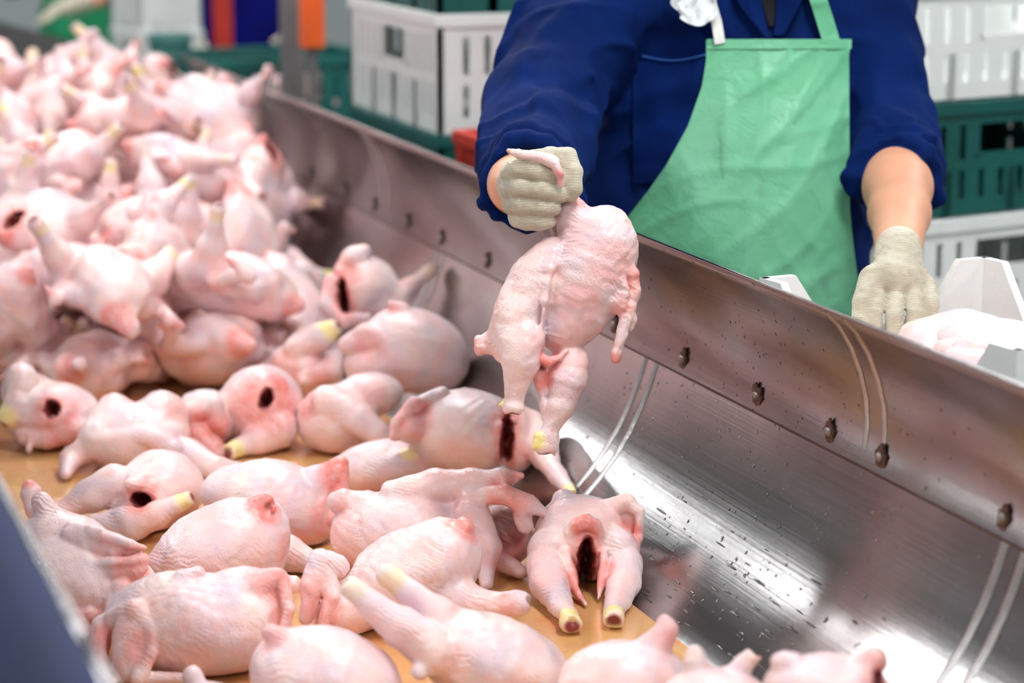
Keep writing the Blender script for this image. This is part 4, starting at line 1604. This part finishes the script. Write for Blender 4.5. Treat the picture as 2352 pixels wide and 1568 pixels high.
def sheet(name, pts, mat, parent, thick=0.002):
    mb = MB()
    back = pts + FH * thick
    r, c = pts.shape[:2]
    mb.grid(pts[::-1])
    mb.grid(back)
    edge = [pts[0, j] for j in range(c)] + [pts[i, -1] for i in range(1, r)] + [pts[-1, j] for j in range(c - 2, -1, -1)] + [pts[i, 0] for i in range(r - 2, -1, -1)]
    mb.grid([edge, [e + FH * thick for e in edge]])
    me = mb.mesh(name, True, PB)
    return link(name, me, mat, parent)


tors2 = Body(51)
tors2.ops, tors2.bb = list(tors.ops), list(tors.bb)
tors2.noise(0.004, 7)
tors2.ridge(0.0095, 6, None, 2.2, True)
tors2.ridge(0.0045, 12, None, 4, True)

XL = ([88, 140, 200, 290, 380, 440, 500, 560, 700, 1050], [1622, 1622, 1612, 1580, 1530, 1488, 1440, 1410, 1392, 1380])
XR = ([88, 110, 130, 480, 560, 650, 720, 1050], [1958, 1952, 1950, 1952, 1960, 1972, 1970, 1985])
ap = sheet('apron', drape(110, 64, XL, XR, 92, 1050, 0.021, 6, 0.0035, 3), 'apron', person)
hem = drape(5, 60, ([0, 999], [1624, 1624]), ([0, 999], [1956, 1956]), 90, 112, 0.0245, 2)
sheet('hem', hem, 'apron', ap)


def ribbon(name, path, w, mat, off, parent):
    xs = np.interp(np.linspace(0, 1, 24), np.linspace(0, 1, len(path)), [p[0] for p in path])
    ys = np.interp(np.linspace(0, 1, 24), np.linspace(0, 1, len(path)), [p[1] for p in path])
    X = np.stack([xs - w / 2, xs, xs + w / 2], 1)
    Y = np.stack([ys + 2, ys, ys - 2], 1)
    P_, t = trace(tors2.f, X.ravel(), Y.ravel(), off, 3.2, 4.3)
    return sheet(name, P_.reshape(24, 3, 3), mat, parent)


ribbon('neck_tape', [(1654, 100), (1646, 50), (1634, 10), (1625, -60), (1640, -130)], 24, 'strap', 0.026, ap)
ribbon('neck_strap', [(1910, 96), (1893, 40), (1880, 0), (1862, -70), (1830, -130)], 40, 'apron', 0.025, ap)
# knotted scrap of white film on the tape
rg = np.random.default_rng(9)
X, Y = np.meshgrid(np.linspace(0, 1, 14), np.linspace(0, 1, 12))
PX_ = 1535 + X * 105 + 22 * Y * (1 - X) + 8 * np.sin(9 * Y)
PY_ = -30 + Y * (60 + 36 * np.sin(2.2 * X + .3)) - 14 * X
P_, t = trace(tors2.f, PX_.ravel(), PY_.ravel(), 0.03, 3.2, 4.3)
P_ = P_.reshape(12, 14, 3) - FH * (0.012 * np.abs(np.sin(7 * X + 4 * Y)) + 0.006 * rg.random((12, 14)))[..., None]
sheet('film_knot', P_, 'film', ap, 0.001)
# collar, undershirt, pocket
sheet('undershirt', drape(16, 10, ([-110, 60], [1715, 1766]), ([-110, 60], [1812, 1776]), -110, 60, 0.010, 1, field=tors2.f), 'shirt_in', person)
cl = sheet('collar', drape(18, 12, ([-110, -40, 10, 85], [1660, 1684, 1698, 1758]), ([-110, -40, 10, 85], [1724, 1738, 1750, 1768]), -110, 85, 0.021, 1, field=tors2.f), 'shirt', person, 0.005)
sheet('collar', drape(18, 12, ([-110, -40, 10, 80], [1800, 1790, 1784, 1778]), ([-110, -40, 10, 80], [1870, 1856, 1838, 1800]), -110, 80, 0.021, 1, field=tors2.f), 'shirt', person, 0.005)
pk = sheet('pocket', drape(24, 16, ([0, 999], [1450, 1462]), ([0, 999], [1640, 1640]), 118, 420, 0.0065, 1, field=tors2.f, top=lambda u: 18 * np.sin(math.pi * u)), 'shirt', person, 0.004)
us = np.linspace(0, 1, 24)
P_, t = trace(tors2.f, 1450 + us * 185, 121 + 18 * np.sin(math.pi * us), 0.009, 3.2, 4.3)
link('stitching', MB().tube(list(P_), 0.0016, 6).mesh('stitching', True, PB), 'seam', pk)

# ------------------------------------------------------------------ crates
def crate(name, loc, rz, L, W, Hh, mat, label, group=None, raised=0.0, slot=0.05, fine=False):
    """perforated stacking crate: base, four grilles, rim, four corner posts; origin at its base centre"""
    r = tag(empty(name, loc, rz), label, 'crate', group)
    t = 0.007
    MB().box(-L / 2 + t, L / 2 - t, -W / 2 + t, W / 2 - t, 0.0, 0.008).build('base', mat, r)

    def wall(ln, along_x, sgn):
        mb = MB()
        dist = (W / 2 if along_x else L / 2) * sgn
        def bx(u0, u1, z0, z1, d=t):
            a, b = sorted((dist, dist - sgn * d))
            if along_x: mb.box(u0, u1, a, b, z0, z1)
            else: mb.box(a, b, u0, u1, z0, z1)
        hl = ln / 2 - 0.012
        zt = Hh - 0.03
        bands = [0.0, 0.035, zt * 0.50 - 0.010, zt * 0.50 + 0.012, zt - 0.02, zt]
        bx(-hl, hl, bands[0], bands[1])
        bx(-hl, hl, bands[2], bands[3], t * 1.3)
        bx(-hl, hl, bands[4], bands[5])
        n = max(4, int(2 * hl / slot))
        for i in range(n):
            u = -hl + 2 * hl * (i + 0.5) / n
            w_ = 2 * hl / n * (0.36 if not fine else 0.33)
            bx(u - w_, u + w_, bands[1], bands[2])
            if abs(u) > 0.07 or not along_x and abs(u) > 0.06:
                bx(u - w_, u + w_, bands[3], bands[4])
        for u in (-hl * .5, 0, hl * .5):
            bx(u - 0.012, u + 0.012, 0, bands[2], t * 1.8)
        bx(-0.10, 0.10, bands[3], bands[3] + 0.012, t * 1.8)
        o = mb.build('side_grille', mat, r)
        if raised:
            pass
        return o
    for sg in (-1, 1):
        wall(L, True, sg)
        wall(W, False, sg)
    mb = MB()
    for sg in (-1, 1):
        mb.box(-L / 2 - 0.006, L / 2 + 0.006, sg * W / 2 - 0.010, sg * W / 2 + 0.010, Hh - 0.030, Hh)
        mb.box(sg * L / 2 - 0.010, sg * L / 2 + 0.010, -W / 2 - 0.006, W / 2 + 0.006, Hh - 0.030, Hh)
    mb.build('rim', mat, r, bevel=0.003)
    for sx in (-1, 1):
        for sy in (-1, 1):
            mb = MB()
            x0, y0 = sx * L / 2, sy * W / 2
            w_ = 0.035
            mb.box(*sorted((x0 + sx * .003, x0 - sx * w_)), *sorted((y0 + sy * .003, y0 - sy * .009)), 0, Hh - 0.005)
            mb.box(*sorted((x0 + sx * .003, x0 - sx * .009)), *sorted((y0 + sy * .003, y0 - sy * w_)), 0, Hh - 0.005)
            if raised:
                # raised corner plates with sloping shoulders
                for ax_ in (0, 1):
                    n = len(mb.v)
                    ln = 0.125
                    prof = [(0, Hh - .03), (0, Hh + raised), (-.055, Hh + raised), (-.055 - 0.055, Hh + .008), (-ln, Hh - .03)]
                    for off in (0.004, -0.009):
                        for u, z in prof:
                            if ax_ == 0: mb.v.append((x0 + sx * (u + .003), y0 + sy * off, z))
                            else: mb.v.append((x0 + sx * off, y0 + sy * (u + .003), z))
                    k = len(prof)
                    mb.f.append(tuple(range(n, n + k)))
                    mb.f.append(tuple(range(n + k, n + 2 * k))[::-1])
                    for i in range(k):
                        j = (i + 1) % k
                        mb.f.append((n + i, n + j, n + k + j, n + k + i))
            mb.build('corner_post', mat, r)
    return r


# stack behind the guard, left of the worker
SX, SY = 1.614, 5.138
cx, cyy = SX + 0.24, SY + 0.36
hs = 0.268
names = ['white', 'teal', 'white', 'teal', 'white', 'teal']
labs = ['white slotted crate at the bottom of the stack behind the guard', 'teal crate second from the floor in the stack behind the guard',
        'white slotted crate third from the floor in the stack behind the guard', 'dark teal crate just below the large white crate behind the guard',
        'large white slotted crate showing above the steel guard beside the worker', 'teal crate on top of the large white crate behind the guard']
for i in range(6):
    crate('plastic_crate', (cx, cyy, i * hs), math.radians(90), 0.72, 0.48, hs - 0.002, names[i], labs[i], 'crates stacked behind the guard')
# shallow red crate peeping out below the white one, on two tall teal crates
q_ = px(1112, 322, 5.08)
rx_, ry_ = q_[0] + 0.18, q_[1] + 0.10
crate('plastic_crate', (rx_, ry_, q_[2] - 0.09), math.radians(3), 0.34, 0.22, 0.09, 'redorange', 'shallow red crate peeping out under the large white crate', None)
crate('plastic_crate', (rx_, ry_, 0.0), math.radians(3), 0.36, 0.24, (q_[2] - .09) / 2 - .001, 'teal', 'tall teal crate on the floor under the shallow red crate')
crate('plastic_crate', (rx_, ry_, (q_[2] - .09) / 2), math.radians(3), 0.36, 0.24, (q_[2] - .09) / 2 - .001, 'teal', 'tall teal crate directly carrying the shallow red crate')

# stack behind the worker's left arm
rc = px(2250, 490, 5.0)
rz = math.radians(13)
bc = rc[:2] + FH[:2] * 0.22 - CR[:2] * 0.05
zs = [0, 0.24, 0.48, 0.72, 0.96, 1.20]
cols = ['white', 'teal', 'white', 'white', 'teal', 'white']
lab2 = ['white crate on the floor under the stack behind the left arm', 'teal crate second from the floor behind the left arm',
        'white crate third from the floor behind the left arm', 'white crate under the dark teal crate behind the bare forearm',
        'dark teal crate between two white crates behind the rolled sleeve', 'white slotted crate on the dark teal crate behind the sleeve']
for i in range(6):
    crate('plastic_crate', (bc[0], bc[1], zs[i]), rz, 0.72, 0.44, 0.236, cols[i], lab2[i], 'crates stacked behind the worker')

# crate being filled, outside the right guard
A_ = np.array([1.475, 3.14]); B_ = np.array([1.872, 3.195])
dv = (B_ - A_) / np.linalg.norm(B_ - A_)
nv = np.array([dv[1], -dv[0]])
cc = (A_ + B_) / 2 + nv * 0.29
CZ = 0.845
crz = math.atan2(dv[1], dv[0])
crate('plastic_crate', (cc[0], cc[1], CZ), crz, 0.40, 0.58, 0.160, 'white', 'white crate with raised corners being filled beside the guard', None, raised=0.085, slot=0.032, fine=True)
tb_ = tag(empty('packing_table', (cc[0], cc[1], 0), crz), 'steel packing table under the raised-corner crate', 'table')
MB().box(-0.24, 0.30, -0.36, 0.34, CZ - 0.03, CZ).build('table_top', 'steel', tb_, bevel=0.003)
for sx in (-0.21, 0.27):
    for sy in (-0.32, 0.30):
        MB().box(sx - .02, sx + .02, sy - .02, sy + .02, 0, CZ - 0.03).build('leg', 'steel', tb_, bevel=0.003)


def put_in_crate(i, u, v, z, roll, turn, label, group):
    """carcass inside the crate, kept clear of its walls"""
    me, vv = TUCK[i % 2]
    rot = Euler((roll, 0.05 * (i % 3 - 1), crz + turn))
    w = vv @ np.array(rot.to_matrix()).T
    pu, pv = w[:, :2] @ dv, w[:, :2] @ -nv
    u = min(max(u, -0.186 - pu.min()), 0.186 - pu.max())
    v = min(max(v, -0.276 - pv.min()), 0.276 - pv.max())
    z = max(z, CZ + 0.012 - w[:, 2].min())
    p = cc + dv * u - nv * v
    o = link('raw_chicken', me)
    o.location = (p[0], p[1], z)
    o.rotation_euler = rot
    tag(o, label, 'chicken', group)


for i, (u, v) in enumerate([(-.095, .13), (.095, .13), (-.095, -.14), (.095, -.14)]):
    put_in_crate(i, u, v, CZ + 0.05, 3.14, (1.57 if i % 2 else -1.57), 'raw chicken packed low inside the white crate with raised corners', 'lower chickens in the white crate')
for i, (qx_, qy_, qz_) in enumerate([(2150, 815, 3.24), (2270, 850, 3.02), (2390, 850, 3.12)]):
    w = px(qx_, qy_, qz_)
    put_in_crate(i, (w[:2] - cc) @ dv, (w[:2] - cc) @ -nv, CZ + 0.160, .25 * (i - 1), 1.45 + .1 * i,
                 'raw chicken lying uppermost in the white crate with raised corners', 'uppermost chickens in the white crate')

# ------------------------------------------------------------------ far background
c0 = px(600, 190, 7.4)
for i, (zz, hh_, lb) in enumerate([(0, .258, 'teal crate on the floor at the foot of the stack by the grey post'), (.26, .258, 'second teal crate up in the stack by the grey post'),
                                   (.52, .258, 'third teal crate up in the stack by the grey post'), (.78, .30, 'dark teal crate holding chickens beside the grey post')]):
    crate('plastic_crate', (c0[0] + .05, c0[1] + 0.1, zz), math.radians(8), 0.60, 0.44, hh_, 'teal', lb)
for i, (u, v, zz) in enumerate([(-.12, 0, .88), (.14, 0.03, .88), (0.06, -.04, 1.00)]):
    o = link('raw_chicken', TUCK[i % 2][0])
    o.location = (c0[0] + .05 + u, c0[1] + 0.1 + v, zz)
    o.rotation_euler = Euler((3.14, 0, 1.6 + .3 * i))
    tag(o, 'raw chicken in the dark teal crate beside the grey post', 'chicken', 'chickens in the teal crate')

p0 = px(672, 150, 6.9)
pst = tag(empty('steel_post', (p0[0], p0[1], 0)), 'grey steel post standing behind the guard near orange strips', 'post')
MB().box(-0.03, 0.03, -0.03, 0.03, 0.012, 2.6).build('shaft', 'post', pst, bevel=0.004)
MB().box(-0.08, 0.08, -0.08, 0.08, 0, 0.012).build('foot_plate', 'post', pst)
p0 = px(716, 60, 6.6)
ob = tag(empty('orange_marker_post', (p0[0], p0[1], 0)), 'orange topped marker post beside the large white crate', 'post')
MB().box(-0.030, 0.030, -0.03, 0.03, px(716, 112, 6.6)[2], 1.6).build('orange_sleeve', 'orange', ob, bevel=0.006)
MB().box(-0.012, 0.012, -0.012, 0.012, 0, px(716, 112, 6.6)[2]).build('stand', 'post', ob, bevel=0.003)

wb = px(385, 60, 8.3)
crate('plastic_crate', (wb[0], wb[1] + .2, 0.0), 0.2, 0.22, 0.26, 0.36, 'white', 'white crate on the floor behind the open end of the trough')
crate('plastic_crate', (wb[0], wb[1] + .2, 0.36), 0.2, 0.22, 0.26, 0.36, 'white', 'white crate in the middle of the far white stack')
crate('plastic_crate', (wb[0], wb[1] + .2, 0.72), 0.2, 0.22, 0.26, 0.36, 'white', 'third white crate up in the far stack beside the green apron')
crate('plastic_crate', (wb[0], wb[1] + .2, 1.08), 0.2, 0.22, 0.26, 0.36, 'white', 'uppermost white crate of the far narrow white stack')
tu = px(390, 98, 7.7)
tub = tag(empty('teal_tub', (tu[0], tu[1], 0)), 'small dark teal tub on a grey stand before the white crates', 'tub')
MB().tube([(0, 0, tu[2] - .05), (0, 0, tu[2] + .03)], [0.06, 0.075], 20).build('tub_body', 'teal', tub, True)
MB().tube([(0, 0, 0), (0, 0, tu[2] - .05)], 0.03, 12).build('stand', 'rubber', tub, True)


def far_worker(loc, rz, shirt, apron, label, reach):
    r = tag(empty('person', (loc[0], loc[1], 0), rz), label, 'person')
    b = Body(71)                                   # faces -Y
    b.ell((0, 0, 1.22), (0.20, 0.13, 0.30), None, 0.06)
    b.chain([((-.17, 0, 1.42), .075), ((.17, 0, 1.42), .075)], 0.06)
    for s, (e, w) in zip((-1, 1), reach):
        b.chain([((s * .19, 0, 1.40), .07), (e, .055), ((np.array(e) + np.array(w)) / 2, .05)], 0.03)
    b.noise(0.004, 8); b.ridge(0.006, 10, None, 3)
    link('shirt', b.mesh('shirt', 0.012), shirt, r)
    k = Body(72)
    k.cone((0, 0, 1.46), (0, -.01, 1.56), .055, .052, .02)
    k.ell((0, -.02, 1.64), (.074, .096, .118), None, .03)
    k.chain([((0, -.115, 1.655), .009), ((0, -.13, 1.615), .013)], .012)
    for s, (e, w) in zip((-1, 1), reach):
        e, w = np.array(e), np.array(w)
        fk = Body(76)
        fk.chain([(e, .042), (w, .03)], .02)
        link('forearm', fk.mesh('forearm', 0.008), 'skin', r)
        k.ell((s * .077, -.01, 1.63), (.009, .018, .03), None, .006)
    link('head', k.mesh('head', 0.010), 'skin', r)
    hh = Body(73); hh.ell((0, .005, 1.665), (.083, .10, .108)); hh.cut((0, -.09, 1.58), (.2, .09, .105), None, .01, False)
    link('hair', hh.mesh('hair', 0.010), 'hair', r)
    t = Body(74)
    t.ell((0, 0, .93), (.18, .12, .14), None, .05)
    for s in (-1, 1):
        t.chain([((s * .09, 0, .88), .095), ((s * .11, 0, .45), .072), ((s * .11, .0, .12), .062)], .05)
        t.chain([((s * .11, 0, .06), .056), ((s * .12, -.14, .05), .045)], .03)
    t.clip_z(0.002)
    link('trousers', t.mesh('trousers', 0.014), 'trousers', r)
    for s, (e, w) in zip((-1, 1), reach):
        e, w = np.array(e), np.array(w)
        d = (w - e) / np.linalg.norm(w - e)
        g = Body(75)
        g.chain([(w - d * .03, .036), (w + d * .03, .038)], .01)
        g.ell(w + d * .07, (.04, .045, .03), None, .02)
        side = np.cross(d, [0, 0, 1.0]); side /= np.linalg.norm(side) + 1e-6
        for q, ln in zip((-1.5, -.5, .5, 1.5), (.075, .085, .08, .065)):
            g.chain([(w + d * .09 + side * q * .019, .012), (w + d * (.09 + ln) + side * q * .021 - np.array([0, 0, .03]), .009)], .003)
        g.chain([(w + d * .05 + side * .03, .014), (w + d * .10 + side * .065, .010)], .004)
        link('glove', g.mesh('glove', 0.006), 'glove', r)
    if apron:
        rows = []
        for z in np.linspace(1.36, 0.45, 24):
            hw = np.interp(z, [0.45, 1.05, 1.2, 1.36], [.26, .24, .15, .12])
            rows.append([(x, -np.interp(z, [.45, .9, 1.2, 1.36], [.20, .17, .155, .13]) + 0.9 * x * x - 0.008 * math.sin(30 * x + 6 * z), z) for x in np.linspace(-hw, hw, 18)])
        mb = MB(); mb.grid(rows[::-1]); mb.grid([[(x, y + .003, z) for x, y, z in q] for q in rows])
        ao = mb.build('apron', apron, r, True)
    return r


gw = px(225, 40, 9.7)
far_worker((gw[0] + .05, gw[1] + .15), math.radians(-40), 'teal', 'apron_far', 'distant worker in a deep green apron reaching over the far end of the belt',
           [((-.30, -.10, 1.18), (-.28, -.38, 1.14)), ((.27, -.12, 1.16), (.10, -.36, 1.10))])
nw = px(560, 20, 9.0)
wk = far_worker((nw[0], nw[1] + .1), math.radians(-10), 'navy', None, 'distant worker in dark navy overalls with an orange strip down the front',
           [((-.27, -.06, 1.16), (-.20, -.28, 1.05)), ((.27, -.06, 1.16), (.20, -.28, 1.05))])
mb = MB()
mb.grid([[(x, -0.165 - 0.05 * (z < .95) * 0 + 0.6 * x * x, z) for x in np.linspace(-.10, -.03, 5)] for z in np.linspace(.70, 1.40, 14)])
mb.grid([[(x, -0.160 + 0.6 * x * x, z) for x in np.linspace(-.03, -.10, 5)] for z in np.linspace(.70, 1.40, 14)])
mb.build('orange_strip', 'redorange', wk, True)
# dark navy apron front so the strip lies on cloth
mb = MB()
for sg in (0, 1):
    rows = [[(x, -np.interp(z, [.5, .9, 1.4], [.16, .155, .15]) + .8 * x * x + sg * .003, z) for x in (np.linspace(-.22, .22, 14) if sg == 0 else np.linspace(.22, -.22, 14))] for z in np.linspace(.55, 1.42, 14)]
    mb.grid(rows)
mb.build('overall_front', 'navy', wk, True)
